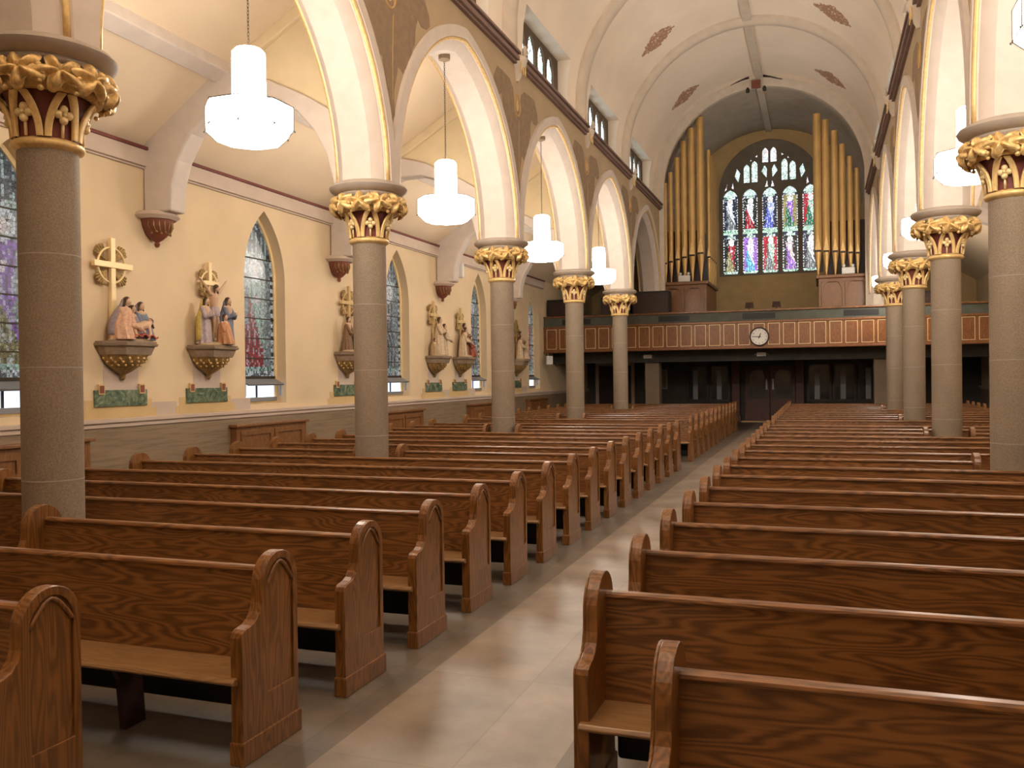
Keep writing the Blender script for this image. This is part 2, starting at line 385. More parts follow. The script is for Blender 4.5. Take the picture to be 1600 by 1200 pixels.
# corbels carrying the ribs: moulded cap, carved body, leaf finial
def leaf_pts(n=40, lobes=5, depth=.32, r=1.0):
    return [(r*(1-depth*(.5-.5*cos(lobes*t)))*cos(t), r*(1-depth*(.5-.5*cos(lobes*t)))*sin(t)) for t in [2*pi*i/n for i in range(n)]]
SIDEW = {1: 'left', -1: 'right'}
ORD = ['', 'nearest', 'second nearest', 'third', 'fourth', 'last']
def rib_corbel(X, s, y, label):
    t = thing('rib_corbel', (X+s*WT, y, STR), label, 'corbel', 'carved corbels under the vault ribs')
    MB().lathe([(0, -.42), (.05, -.40), (.10, -.30), (.13, -.16), (.20, -.06), (.22, 0), (.22, .05), (0, .05)], (0, 0, 0), 16, -pi/2 if s == 1 else pi/2, pi/2 if s == 1 else 3*pi/2).build('bracket', 'rib', t, smooth=30)
    b = MB()
    for q in range(3):
        b.tube([(s*(.16+.02*sin(z*9)), -.12+.12*q, z) for z in (-.28, -.18, -.08, .02)], .016, 6)
    b.build('gilded_stripe', 'gold', t, smooth=True)
    b = MB()
    for a in range(5):
        an = pi/2+(a-2)*.6; b.caps((s*.16, .02*cos(an), .10), (s*.19, .13*cos(an), .12+.14*sin(an)), .03, .025)
    b.build('leaf_finial', 'rib', t, smooth=True)
for i, y in enumerate(COLS[1:-1]):
    rib_corbel(XL, 1, y, 'carved stone corbel at the string course above the %s left column' % ORD[i+1])
    rib_corbel(XR, -1, y, 'carved stone corbel at the string course above the %s right column' % ORD[i+1])

# stencilled lozenges on the vault
def medallion(tc, yc, label):
    b = MB(); random.seed(int(yc*10)); n = 26
    L, W = .64/3.8, .50
    for i in range(n):
        for j in range(n):
            u, v = (i+.5)/n*2-1, (j+.5)/n*2-1
            if abs(u)**1.1+abs(v)**1.3+.13*sin(11*u)*cos(9*v) > .97: continue
            if random.random() < .14: continue
            p = []
            for du, dv in ((-1, -1), (1, -1), (1, 1), (-1, 1)):
                t = tc+L*(u+du/n); x, z = vpt(t, VA-.006, VR-.006); p.append((x, yc+W*(v+dv/n), z))
            b.add(p, [(0, 1, 2, 3)])
    o = b.build('ceiling_stencil', 'medallion'); tag(o, label, 'painted ornament', 'rust coloured lozenges on the vault')
    sd = o.modifiers.new('solid', 'SOLIDIFY'); sd.thickness = .004
for yc, nm in ((20.3, 'nearest the camera'), (25.75, 'second from the organ'), (31.3, 'closest to the organ')):
    for tc, sd in ((.872, 'left'), (pi-.90, 'right')):
        medallion(tc, yc, 'rust brown lozenge stencil on the %s slope of the vault, %s' % (sd, nm))

# ------------------------------------------------------------------ stained glass helpers
PAL = dict(w=(.80, .86, .90), g=(.42, .62, .50), dg=(.02, .17, .09), b=(.10, .14, .62), lb=(.40, .50, .95), db=(.015, .02, .05), r=(.42, .01, .03), p=(.30, .12, .55),
           o=(.45, .26, .05), s=(.62, .78, .76), k=(.01, .012, .015), pk=(.80, .62, .66), cy=(.08, .42, .70), pw=(.95, .97, 1.0), gy=(.16, .18, .19), gd=(.30, .26, .10))
def mixc(a, b, f): return tuple(x*(1-f)+y*f for x, y in zip(a, b))
def figure_panel(u, v, robe, under, bg, rnd):
    # u -1..1 across, v 0..1 up : a haloed draped figure under a canopy, between dotted side borders
    if v > .88:
        if abs(u) < .25+.75*(1-(v-.88)/.12)*(.6+.4*sin(u*14)): return PAL['g'] if rnd < .5 else (PAL['w'] if rnd < .85 else PAL['gy'])
        return PAL['db']
    if abs(u) > .84: return PAL['w'] if int(v*30) % 2 else PAL['k']
    if v < .06: return PAL['g'] if rnd < .5 else PAL['s'] if rnd < .8 else PAL['dg']
    x = u-.10*sin(6*v+robe[0]*9)
    d = (x/.17)**2+((v-.785)/.042)**2
    if d < 1: return (.90, .78, .72)
    h = (x/.36)**2+((v-.79)/.085)**2
    if h < 1: return PAL['pw'] if h > .62 or rnd < .4 else mixc(PAL['w'], PAL['gd'], .4)
    if ((x-.02)/.16)**2+((v-.57)/.035)**2 < 1: return PAL['pk']
    if .70 < v < .745: w_ = .14+(.745-v)*6
    elif v > .745: w_ = 0
    elif v > .42: w_ = .50-.10*sin((v-.42)*11)+.04*sin(37*v)
    else: w_ = .46+.35*(.42-v)+.07*sin(29*v+x*3)
    if abs(x) < w_:
        c = robe if x*1.2+(v-.42)*2.6 > 0 else under
        f = sin(x*21+v*9+2*sin(v*17))
        if f > .80: return mixc(c, PAL['w'], .5)
        if f < -.86: return mixc(c, PAL['k'], .6)
        return c
    return bg if rnd < .88 else (PAL['gy'] if rnd < .96 else PAL['s'])
def glass_mesh(name, outline, fmap, colf, cell=.035, parent=None, mat='bigglass'):
    ys = [p[0] for p in outline]; zs = [p[1] for p in outline]; y0, y1, z0, z1 = min(ys), max(ys), min(zs), max(zs)
    nu, nv = max(2, int((y1-y0)/cell)), max(2, int((z1-z0)/cell))
    def inside(x, y):
        c = False; j = len(outline)-1
        for i in range(len(outline)):
            a, b = outline[i], outline[j]
            if (a[1] > y) != (b[1] > y) and x < (b[0]-a[0])*(y-a[1])/(b[1]-a[1])+a[0]: c = not c
            j = i
        return c
    b = MB(); cols = []
    for j in range(nv):
        for i in range(nu):
            yc, zc = y0+(y1-y0)*(i+.5)/nu, z0+(z1-z0)*(j+.5)/nv
            if not inside(yc, zc): continue
            a, c = y0+(y1-y0)*i/nu, y0+(y1-y0)*(i+1)/nu; d, e = z0+(z1-z0)*j/nv, z0+(z1-z0)*(j+1)/nv
            b.add([fmap(a, d), fmap(c, d), fmap(c, e), fmap(a, e)], [(0, 1, 2, 3)])
            cols.append(colf((i+.5)/nu*2-1, (j+.5)/nv, random.random()))
    me = bpy.data.meshes.new(name); me.from_pydata(b.v, [], b.f); me.materials.append(M[mat])
    ca = me.color_attributes.new('glass', 'FLOAT_COLOR', 'CORNER')
    ca.data.foreach_set('color', [x for c in cols for _ in range(4) for x in (*c, 1)])
    o = bpy.data.objects.new(name, me); COL.objects.link(o)
    if parent: o.parent = parent
    return o
def lancet(y0, y1, z0, zs, e, n=8):
    a = (y1-y0)/2; return [(y1, z0)]+[(y1, zs)][:0]+arch_path(a, e, 0, (y0+y1)/2, zs, n)[::-1]+[(y0, z0)]

# ------------------------------------------------------------------ clerestory windows
wn = 20
for k in range(len(COLS)-1):
    c = COLS[k]+BAY/2
    for s in (1, -1):
        f = (lambda x: x) if s == 1 else mir
        lights = [lancet(c-1.36+.72*i, c-.80+.72*i, 8.62, 9.36, .16) for i in range(4)]
        b = MB().plate([(c-NI, STR+.1), (c+NI, STR+.1), (c+NI, 9.9), (c-NI, 9.9)], lights, lambda y, z: (f(-6.24), y, z), lambda y, z: (f(-6.12), y, z))
        fr = struct(b.build('window_%d' % wn, plain('clerestory_frame_brown', (.11, .07, .04), .7) if wn == 20 else bpy.data.materials['clerestory_frame_brown'])); wn += 1
        for L in lights:
            glass_mesh('pane', L, lambda y, z: (f(-6.18), y, z), lambda u, v, r: PAL['w'] if r < .45 else (PAL['s'] if r < .8 else PAL['g'] if r < .93 else PAL['gy']), .055, fr, 'clereglass')

# ------------------------------------------------------------------ columns
def capital_parts(t):
    MB().lathe([(.235, 0), (.235, 3.93)], n=40).build('shaft', 'column', t, smooth=40)
    j = MB()
    for z in (3.05, 2.125, 1.2): j.lathe([(.2353, z-.006), (.2375, z), (.2353, z+.006)], n=40)
    j.build('mortar_joint', 'abacus', t, smooth=True)
    MB().lathe([(.235, 3.90), (.27, 3.92), (.285, 3.945), (.27, 3.97), (.24, 3.99)], n=40).build('neck_ring', 'gold', t, smooth=True)
    MB().lathe([(.24, 3.97), (.24, 4.1), (.265, 4.22), (.31, 4.32), (.36, 4.42), (.36, 4.55)], n=40).build('bell', 'maroon', t, smooth=True)
    MB().lathe([(.36, 4.48), (.43, 4.55), (.445, 4.575), (.43, 4.60), (.475, 4.61), (.535, 4.65), (.55, 4.685), (.53, 4.715), (.46, 4.75), (0, 4.75)], n=48).build('abacus', 'abacus', t, smooth=35)
    # leaf band: lobed, veined leaves wrapped round a torus
    R, rv, rh = .375, .135, .125
    def tor(a, ph, h=0):
        return ((R+(rh+h)*cos(ph))*cos(a), (R+(rh+h)*cos(ph))*sin(a), 4.43+(rv+h)*sin(ph))
    b = MB().grid(lambda u, v: tor(2*pi*u, -2.0+3.9*v, -.035), 60, 10)
    rnd = random.Random(3)
    for q in range(11):
        a0 = 2*pi*q/11; tilt = .5*(-1)**q+rnd.uniform(-.2, .2)
        nn, mm = 50, 7; vs = []
        for jj in range(mm+1):
            for ii in range(nn):
                th_ = 2*pi*ii/nn; lob = 1-.48*(.5-.5*cos(5*th_))**1.3; rr_ = jj/mm*lob
                u, v = rr_*cos(th_), rr_*sin(th_)
                x = u*cos(tilt)-v*sin(tilt); y = u*sin(tilt)+v*cos(tilt)
                h = .042*(1-(jj/mm)**2)+.036*cos(5*th_)*(jj/mm)*(1.2-jj/mm)*2+(.012 if jj == mm else 0)-.03*(jj == 0)
                vs.append(tor(a0+x*.42, .15+y*1.25, h))
        b.add(vs, [(jj*nn+ii, jj*nn+(ii+1) % nn, (jj+1)*nn+(ii+1) % nn, (jj+1)*nn+ii) for jj in range(mm) for ii in range(nn)])
        for e in range(5):
            b.ell(tor(a0+.285+rnd.uniform(-.06, .06), -.9+.42*e, .012), rnd.uniform(.018, .03), 8, 6)
    b.build('leaf_band', 'goldleaf', t, smooth=True)
    for q in range(12):
        pair, sg = q//2, (1 if q % 2 else -1); ac = 2*pi*pair/6+.2
        b = MB(); w = []
        for i in range(9):
            s_ = i/8; a = ac+sg*(.11+.30*s_**2.0); rr_ = .262+.012*s_+.075*s_**2; z = 3.985+.34*s_
            w.append((a, rr_, z))
        vs = []
        for a, rr_, z in w:
            for da, dr in ((-.10, -.01), (-.10, .014), (-.06, .022), (0, .015), (.06, .022), (.10, .014), (.10, -.01)): vs.append(((rr_+dr)*cos(a+da), (rr_+dr)*sin(a+da), z))
        b.add(vs, [(i*7+j, i*7+j+1, (i+1)*7+j+1, (i+1)*7+j) for i in range(8) for j in range(6)])
        b.build('rib_leaf', 'gold', t, smooth=True)
    for q in range(6):
        a = 2*pi*q/6+.2+pi/6; b = MB(); P = lambda da, r, z: (r*cos(a+da), r*sin(a+da), z)
        b.tube([P(0, .262, 3.99), P(0, .270, 4.12)], .013, 6)
        for dx, dz in ((0, .045), (0, -.045), (.15, 0), (-.15, 0)): b.ell(P(dx, .285, 4.17+dz), .035, 10, 6)
        b.ell(P(0, .305, 4.17), .018, 8, 5)
        b.build('floret', 'brightgold', t, smooth=True)
proto_col = None
for k, y in enumerate(COLS[1:-1]):
    for X, sd in ((XL, 'left'), (XR, 'right')):
        lab = 'round grey stone column with gilded leaf capital, %s of the %s arcade' % (['nearest', 'second nearest', 'third', 'fourth', 'farthest one before the gallery'][k], sd)
        if proto_col is None:
            proto_col = thing('column', (X, y, 0), lab, 'column', 'nave columns'); capital_parts(proto_col)
        else:
            c = copy_tree(proto_col); c.location = (X, y, 0); c['label'] = lab; c.rotation_euler = (0, 0, .37*k+(1.1 if X > 0 else 0))
# square piers at the gallery
for X, sd in ((XL, 'left'), (XR, 'right')):
    t = thing('pier', (X, COLS[-1]+.35, 0), 'square grey stone pier under the gallery on the %s side' % sd, 'pier', 'gallery piers')
    MB().box(-.27, .27, -.3, .3, 0, 2.9).build('shaft', 'column', t, bevel=.02)
    MB().box(-.36, .36, -.4, .4, 0, .25).build('base', 'column', t, bevel=.02)
    MB().box(-.30, .26, -.4, .5, 3.03, 4.75).build('upper_shaft', 'rib', t, bevel=.06)

# ------------------------------------------------------------------ aisle walls with pointed windows
WIN = [Y0-BAY/2+.24+BAY*k+BAY for k in range(0, 5)]           # 8.52, 13.98 ...
def win_outline(cy, a=.64, z0=1.56, zs=3.9, e=1.0, o=0):
    return [(cy+a+o, z0-o)]+arch_path(a, e, o, cy, zs, 14)[::-1]+[(cy-a-o, z0-o)]
def aisle(f, side, base, wname):
    holes = [win_outline(c) for c in WIN]
    struct(MB().plate([(YB, 1.45), (YE, 1.45), (YE, 6.2), (YB, 6.2)], holes, lambda y, z: (f(WL), y, z), lambda y, z: (f(WL-.34), y, z)).build('wall_'+side, 'wall'))
    struct(MB().box(*sorted((f(WL+.04), f(WL-.3))), YB, YE, 0, 1.45).build('baseboard_'+side, 'travertine'))
    b = MB(); b.box(*sorted((f(WL), f(WL+.09))), YB, YE, 1.40, 1.46); b.box(*sorted((f(WL), f(WL+.06))), YB, YE, 1.33, 1.40)
    struct(b.build('trim_%d' % base, 'lilac', bevel=.01))
    b = MB(); b.box(*sorted((f(WL), f(WL+.05))), YB, 31.4, 5.30, 5.33); b.box(*sorted((f(WL), f(WL+.10))), YB, 31.4, 5.33, 5.58)
    b.cm = 1; b.box(*sorted((f(WL), f(WL+.13))), YB, 31.4, 5.58, 5.63)
    struct(b.build('trim_%d' % (base+1), ['lilac', 'maroon'], bevel=.008))
    # sloping ceiling in two pitches
    b = MB()
    for (x0, z0), (x1, z1) in (((WL-.2, 5.50), (-8.45, 6.66)), ((-8.45, 6.66), (-6.0, 8.08))):
        b.add([(f(x0), YB, z0), (f(x1), YB, z1), (f(x1), YE, z1), (f(x0), YE, z0)], [(0, 1, 2, 3)])
    struct(b.build('ceiling_'+side, 'ceil'))
    # purlin
    b = MB()
    b.prism([(-8.58, 6.62), (-8.50, 6.46), (-8.26, 6.58), (-8.30, 6.80)], lambda x, z: (f(x), YB, z), lambda x, z: (f(x), 31.4, z))
    struct(b.build('trim_%d' % (base+2), 'stone', bevel=.02))
    IN = [(-9.36, 4.62), (-9.34, 5.0), (-9.22, 5.38), (-8.98, 5.76), (-8.62, 6.04), (-8.2, 6.18), (-7.75, 6.19), (-7.4, 6.08), (-7.1, 5.88), (-6.82, 5.58), (-6.62, 5.2), (-6.5, 4.75)]
    OUT = [(-6.2, 4.75), (-6.2, 5.66), (-6.43, 5.78), (-7.0, 6.12), (-7.68, 6.45), (-8.3, 6.62), (-8.5, 6.75), (-9.2, 6.22), (-9.88, 5.66), (-9.88, 4.62)]
    for i, y in enumerate(COLS[1:-1]):
        b = MB().prism(IN+OUT, lambda x, z: (f(x), y-.17, z), lambda x, z: (f(x), y+.17, z))
        t = struct(b.build('trim_%d' % (base+3+i), 'stone', bevel=.03))
        MB().prism([(-8.3, 6.60), (-7.68, 6.43), (-6.4, 5.76), (-6.30, 5.76), (-6.30, 7.95), (-8.3, 6.76)], lambda x, z: (f(x), y-.05, z), lambda x, z: (f(x), y+.05, z)).build('infill', 'infill', t)
        MB().prism([(-8.42, 6.68), (-8.38, 6.50), (-6.3, 7.70), (-6.3, 7.92)], lambda x, z: (f(x), y-.13, z), lambda x, z: (f(x), y+.13, z)).build('rafter', 'infill', t, bevel=.02)
    for i, y in enumerate(COLS[1:-1]):
        s = 1 if f(0) == 0 else -1
        t = thing('wall_corbel', (f(WL), y, 4.6), 'red and gold pendant corbel on the %s aisle wall opposite the %s column' % (side, ORD[i+1]), 'corbel', 'aisle wall corbels')
        a0, a1 = (-pi/2, pi/2) if s == 1 else (pi/2, 3*pi/2)
        MB().lathe([(0, 0), (.30, .0), (.36, .05), (.33, .09), (.28, .12), (0, .12)], (s*.1, 0, -.08), 16, 0, 2*pi).build('cap', 'lilac', t, smooth=30)
        MB().lathe([(0, -.42), (.03, -.41), (.045, -.37), (.03, -.34), (.09, -.30), (.17, -.22), (.22, -.12), (.25, 0), (.0, 0)], (s*.12, 0, -.08), 16).build('carved_bowl', 'red', t, smooth=40)
        b = MB()
        for q in range(9):
            a = a0+(a1-a0)*(q+.5)/9
            b.tube([(s*.12+.23*cos(a), .23*sin(a), -.11), (s*.12+.235*cos(a), .235*sin(a), -.19), (s*.12+.19*cos(a+.15), .19*sin(a+.15), -.28)], .011, 6)
            b.ell((s*.12+.20*cos(a+.17), .20*sin(a+.17), -.30+.02*(q % 2)), .018, 8, 5)
        b.ell((s*.12, 0, -.47), .035, 8, 6); b.tube([(s*.12, 0, -.47), (s*.12, 0, -.30)], .02, 6)
        b.build('gilding', 'oldgold', t, smooth=True)
    # glazing
    rob = ['p', 'g', 'gy', 'gy', 'r']; und = ['gd', 'r', 'gy', 'gy', 'gy']
    for i, c in enumerate(WIN):
        w_ = struct(MB().plate(win_outline(c), [win_outline(c, .57, 1.64, 3.9, 1.0)], lambda y, z: (f(WL-.27), y, z), lambda y, z: (f(WL-.20), y, z)).build('window_%d' % (wname+i), 'brightgold', bevel=.01))
        b = MB()
        for z in (2.05, 2.42, 2.8, 3.18, 3.56, 3.94, 4.32): b.box(*sorted((f(WL-.245), f(WL-.215))), c-.57, c+.57, z-.010, z+.010)
        b.box(*sorted((f(WL-.26), f(WL-.20))), c-.57, c+.57, 2.02, 2.08)
        b.box(*sorted((f(WL-.24), f(WL-.215))), c-.015, c+.015, 1.64, 2.05)
        b.build('glazing_bar', 'iron', w_)
        def cf(u, v, r, i=i):
            cc = figure_panel(u, (v-.02)*1.22, PAL[rob[i]], PAL[und[i]], mixc(PAL['gy'], PAL['s'], .25), r) if v < .78 else (PAL['s'] if abs((u*4) % 1-.5) < .2 and r < .8 else PAL['gy'])
            if v < .04: return PAL['w'] if r < .5 else PAL['gy']
            return cc if r > .12 else mixc(cc, PAL['w'], .5)
        glass_mesh('pane', [(y, z) for y, z in win_outline(c, .57, 2.06, 3.9, 1.0)], lambda y, z: (f(WL-.235), y, z), cf, .04, w_, 'aisleglass')
        MB().box(*sorted((f(WL-.25), f(WL-.24))), c-.57, c+.57, 1.62, 2.05).build('clear_pane', 'daylight', w_)
        hs = MB().prism([(WL-.21, 2.0), (WL-.19, 2.03), (WL+.02, 1.93), (WL+.0, 1.90)], lambda x, z: (f(x), c-.56, z), lambda x, z: (f(x), c+.56, z))
        hs.box(*sorted((f(WL-.1), f(WL-.06))), c-.56, c-.54, 1.70, 1.96); hs.box(*sorted((f(WL-.1), f(WL-.06))), c+.54, c+.56, 1.70, 1.96)
        hs.box(*sorted((f(WL-.2), f(WL-.16))), c-.57, c+.57, 1.60, 1.68)
        hs.build('hopper_sash', 'grey', w_, bevel=.006)
aisle(lambda x: x, 'left', 30, 1)
aisle(mir, 'right', 40, 11)

# ------------------------------------------------------------------ ends of the nave
struct(MB().box(WL-.3, WR+.3, YB-.2, YB, 0, 13.2).build('wall_front', 'wall'))
# loft side walls, vault and great window wall
for X, nm in ((-5.98, 'left'), (mir(-5.98), 'right')): struct(MB().box(X-.12, X+.12, COLS[-1]+.85, YE, 3.02, 9.1).build('wall_loft_'+nm, 'darkplaster'))
b = MB(); LA, LR = 3.66, 3.5
b.add([(XC-LA*cos(pi*i/40), y, VZ+LR*sin(pi*i/40)) for i in range(41) for y in (COLS[-1]+.3, YE)], [(2*i, 2*i+1, 2*i+3, 2*i+2) for i in range(40)])
struct(b.build('ceiling_loft', 'darkplaster', smooth=True))
b = MB().box(XC-.12, XC+.12, COLS[-1]+.4, YE, VZ+LR-.10, VZ+LR+.03); struct(b.build('trim_60', 'rib'))
GW = lambda z0=6.28, o=0: [(XC+2.14+o, z0-o)]+arch_path(2.14, .12, o, XC, 9.85, 20)[::-1]+[(XC-2.14-o, z0-o)]
struct(MB().plate([(WL-.3, 2.9), (WR+.3, 2.9), (WR+.3, 13.2), (WL-.3, 13.2)], [GW()], lambda x, z: (x, YE, z), lambda x, z: (x, YE+.3, z)).build('wall_back', 'loftwall'))
b = MB()
for o, r in ((.0, .05), (1.0, .07), (1.12, .05)):
    if o: b.tube([(x, YE-.03, z) for x, z in arch_path(2.14, .12, o, XC, 9.85, 24)], r, 8)
struct(b.build('trim_61', 'rib', smooth=True))
# great window: stone tracery plate pierced by lights
LZ = 9.62
lan = []
for i in range(5):
    c = XC+(i-2)*.826; lan.append(('lancet', [(p, q) for p, q in lancet(c-.315, c+.315, 6.38, LZ, .12)], i))
up = []
def light(c, z0, zs, a, e, cols): up.append((lancet(c-a, c+a, z0, zs, e), cols))
for sgn in (-1, 1):
    for c in (.62, .95): light(XC+sgn*c, 10.30, 11.02-(.12 if c > .8 else 0), .125, .1, 'sgw')
    light(XC+sgn*.17, 11.12, 11.55, .125, .1, 'wsp')
    up.append(([(XC+sgn*.12, 10.45), (XC+sgn*.34, 10.75), (XC+sgn*.20, 11.02), (XC+sgn*.10, 10.85)], 'wsg'))
    up.append(([(XC+sgn*1.30, 10.35), (XC+sgn*1.46, 10.62), (XC+sgn*1.36, 10.95), (XC+sgn*1.22, 10.75)], 'wgs'))
    up.append(([(XC+sgn*1.50, 10.06), (XC+sgn*1.60, 10.12), (XC+sgn*1.53, 10.42)], 'ppw')); up.append(([(XC+sgn*1.80, 10.06), (XC+sgn*1.90, 10.0), (XC+sgn*1.76, 10.38)], 'ppw'))
    up.append(([(XC+sgn*.06, 10.06), (XC+sgn*.20, 10.08), (XC+sgn*.10, 10.36)], 'wpw'))
    up.append(([(XC+sgn*.50, 11.36), (XC+sgn*.60, 11.40), (XC+sgn*.50, 11.48)], 'www')); up.append(([(XC+sgn*.74, 11.22), (XC+sgn*.82, 11.22), (XC+sgn*.76, 11.32)], 'www'))
gw = struct(MB().plate(GW(), [L for _, L, _ in lan]+[L for L, _ in up], lambda x, z: (x, YE+.04, z), lambda x, z: (x, YE+.20, z)).build('window_30', plain('dark_tracery_stone', (.24, .21, .165), .85)))
ROB = [('w', 'gy', 'db'), ('pw', 'r', 'k'), ('lb', 'b', 'db'), ('p', 'dg', 'gd'), ('g', 'dg', 'r')]
LOW = [('r', 'gd', 'k'), ('pw', 'cy', 'p'), ('g', 'gy', 'r'), ('pk', 'p', 'k'), ('pw', 'gy', 'db')]
for _, L, i in lan:
    def cf(u, v, r, i=i):
        if v > .92: return PAL['s'] if r < .7 else PAL['g']
        if v > .50:
            a, b_, c_ = ROB[i]; return figure_panel(u, (v-.5)/.42*.93, PAL[a], PAL[b_], PAL[c_], r)
        if v > .475: return PAL['g']
        a, b_, c_ = LOW[i]; return figure_panel(u, v/.475*.99, PAL[a], PAL[b_], PAL[c_], r)
    glass_mesh('lancet_pane', L, lambda x, z: (x, YE+.13, z), cf, .035, gw)
for L, cs in up:
    K = {'s': 's', 'g': 'g', 'w': 'w', 'p': 'pk'}
    glass_mesh('tracery_pane', L, lambda x, z: (x, YE+.13, z), lambda u, v, r, cs=cs: PAL[K[cs[int(r*2.99)]]], .03, gw)

# ------------------------------------------------------------------ gallery
GY = 31.5
g = thing('choir_gallery', (XC, GY, 2.9), 'oak fronted choir gallery with gold outlined panels across the back of the nave', 'gallery')
hw = 7.88
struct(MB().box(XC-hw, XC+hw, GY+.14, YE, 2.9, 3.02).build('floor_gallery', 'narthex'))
MB().box(-hw, hw, 0, .14, .0, .98).build('fascia', 'galoak', g, bevel=.01)
b = MB(); b.box(-hw, hw, -.05, .0, .0, .07); b.box(-hw, hw, -.04, 0, .90, .98); b.build('fascia_moulding', 'galoak', g, bevel=.012)
MB().box(-hw, hw, .03, .12, .98, 1.30).build('parapet_band', 'slate', g)
MB().box(-hw, hw, -.03, .20, 1.30, 1.37).build('rail', 'oak', g, bevel=.02)
fb = MB()
pp = None; x = -hw+.12
npan = 0
while x < hw-.35:
    if abs(x+.2) > .36 or True:
        if pp is None:
            pp = MB().plate([(0, .13), (.39, .13), (.39, .88), (0, .88)], [[(.017, .147), (.373, .147), (.373, .863), (.017, .863)]], lambda x, z: (x, -.012, z), lambda x, z: (x, .0, z)).build('panel', 'brightgold', g)
            MB().box(.017, .373, -.004, .002, .147, .863).build('panel_field', 'galoak', pp); pp.location = (x, 0, 0)
        else:
            c = copy_tree(pp, g); c.location = (x, 0, 0)
    x += .503; npan += 1
for xv in (-6.6, -2.97, -.02, 3.3):
    v = MB().box(xv-.55, xv+.55, .02, .035, 1.04, 1.24); v.build('vent', 'black', g)
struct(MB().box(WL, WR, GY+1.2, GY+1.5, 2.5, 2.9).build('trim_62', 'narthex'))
# clock
ck = thing('wall_clock', (XC, GY-.02, 3.31), 'round white clock with dark rim on the gallery front', 'clock')
def ydisc(prof, n=40):
    b = MB(); vs = [(r*cos(2*pi*i/n), y, r*sin(2*pi*i/n)) for r, y in prof for i in range(n)]
    return b.add(vs, [(j*n+i, j*n+(i+1) % n, (j+1)*n+(i+1) % n, (j+1)*n+i) for j in range(len(prof)-1) for i in range(n)])
ydisc([(.001, -.035), (.285, -.035)]).build('dial', 'white', ck)
ydisc([(.285, -.03), (.29, -.065), (.32, -.07), (.335, -.04), (.33, .0)]).build('rim', 'darkwood', ck, smooth=True)
def hand(a, L, w_):
    d = (sin(a), cos(a)); p = (cos(a), -sin(a)); T = lambda q, s: (d[0]*q+p[0]*s, d[1]*q+p[1]*s)
    return MB().prism([T(-.06, -w_), T(-.06, w_), T(L, w_*.6), T(L, -w_*.6)], lambda x, z: (x, -.045, z), lambda x, z: (x, -.04, z))
hand(math.radians(22), .14, .018).build('hour_hand', 'black', ck); hand(math.radians(271), .23, .014).build('minute_hand', 'black', ck)
for h in range(1, 13):
    cu = bpy.data.curves.new('numeral', 'FONT'); cu.body = str(h); cu.size = .075; cu.align_x = 'CENTER'; cu.align_y = 'CENTER'; cu.extrude = .001
    to = bpy.data.objects.new('tmp', cu); COL.objects.link(to); dg = bpy.context.evaluated_depsgraph_get(); me = bpy.data.meshes.new_from_object(to.evaluated_get(dg)); bpy.data.objects.remove(to)
    me.materials.clear(); me.materials.append(M['iron'])
    no = bpy.data.objects.new('numeral', me); COL.objects.link(no); no.parent = ck; a = h*pi/6
    no.location = (.235*sin(a), -.038, .235*cos(a)); no.rotation_euler = (pi/2, 0, 0)

# ------------------------------------------------------------------ organ cases and pipes
def pipe(parent, x, y, r, zb, zm, zt, nm='pipe'):
    b = MB(); b.lathe([(.02, zb), (r*.92, zm-.06), (r, zm)], (x, y, 0), 20)
    b.lathe([(r, zm+.0), (r, zt), (r*.94, zt), (r*.94, zt-.2)], (x, y, 0), 20)
    o = b.build(nm, 'pipe', parent, smooth=40)
    MB().box(x-r*.75, x+r*.75, y-r-.012, y-r*.72, zm-.03, zm+.03).build('mouth', 'black', o)
    b = MB().prism([(x-r*.75, zm+.04), (x+r*.75, zm+.04), (x, zm+.04+r*4)], lambda a, z: (a, y-r-.008+.3*r*0, z), lambda a, z: (a, y-r+.02, z)); b.build('lip', 'gold', o)
def organ(x0, x1, label, pipes, sidep):
    t = thing('organ_case', ((x0+x1)/2, 33.3, 3.02), label, 'organ', 'organ cases either side of the great window'); t.location = (0, 0, 0)
    b = MB().box(x0, x1, 33.3, 36.5, 3.02, 5.42); b.build('body', 'organoak', t, bevel=.02)
    b = MB().box(x0-.08, x1+.08, 33.22, 36.5, 5.42, 5.54); b.box(x0-.04, x1+.04, 33.26, 33.3, 3.02, 3.2); b.build('cornice', 'organoak', t, bevel=.02)
    for i in range(2):
        a = x0+.15+(x1-x0-.15)/2*i; w_ = (x1-x0-.45)/2
        ol = lancet(a, a+w_, 4.2, 4.9, .25)
        MB().plate([(a-.05, 3.4), (a+w_+.05, 3.4), (a+w_+.05, 5.3), (a-.05, 5.3)], [ol], lambda x, z: (x, 33.26, z), lambda x, z: (x, 33.3, z)).build('carved_panel', 'organoak', t, bevel=.01)
    for x, r, zm, zt in pipes: pipe(t, x, 33.52, r, 5.54, zm, zt)
    for x, y, r, zt in sidep: pipe(t, x, y, r, 5.54, 6.5, zt, 'side_pipe')
    # dark swell box behind the pipes
    xs0, xs1 = (x0+.1, x1-.25) if x0 < XC else (x0+.25, x1-.1)
    MB().box(xs0, xs1, 34.2, 36.3, 5.54, 7.6).build('swell_box', 'darkwood', t)
Lp = []
for i, (px, ty, my) in enumerate(((1036, 341, 414), (1042.5, 287, 412), (1051, 271, 410), (1061.5, 249, 407), (1072, 225, 404.5), (1084, 206, 402), (1097.5, 190, 399.5))):
    d = fw+r2*(px-800)/FPX-u2*0; s_ = 33.52/d.y; Lp.append((d.x*s_, .066+.0135*i, 2+(586.4-my)*.0246, 2+(586.4-ty)*.0246))
Rp = []
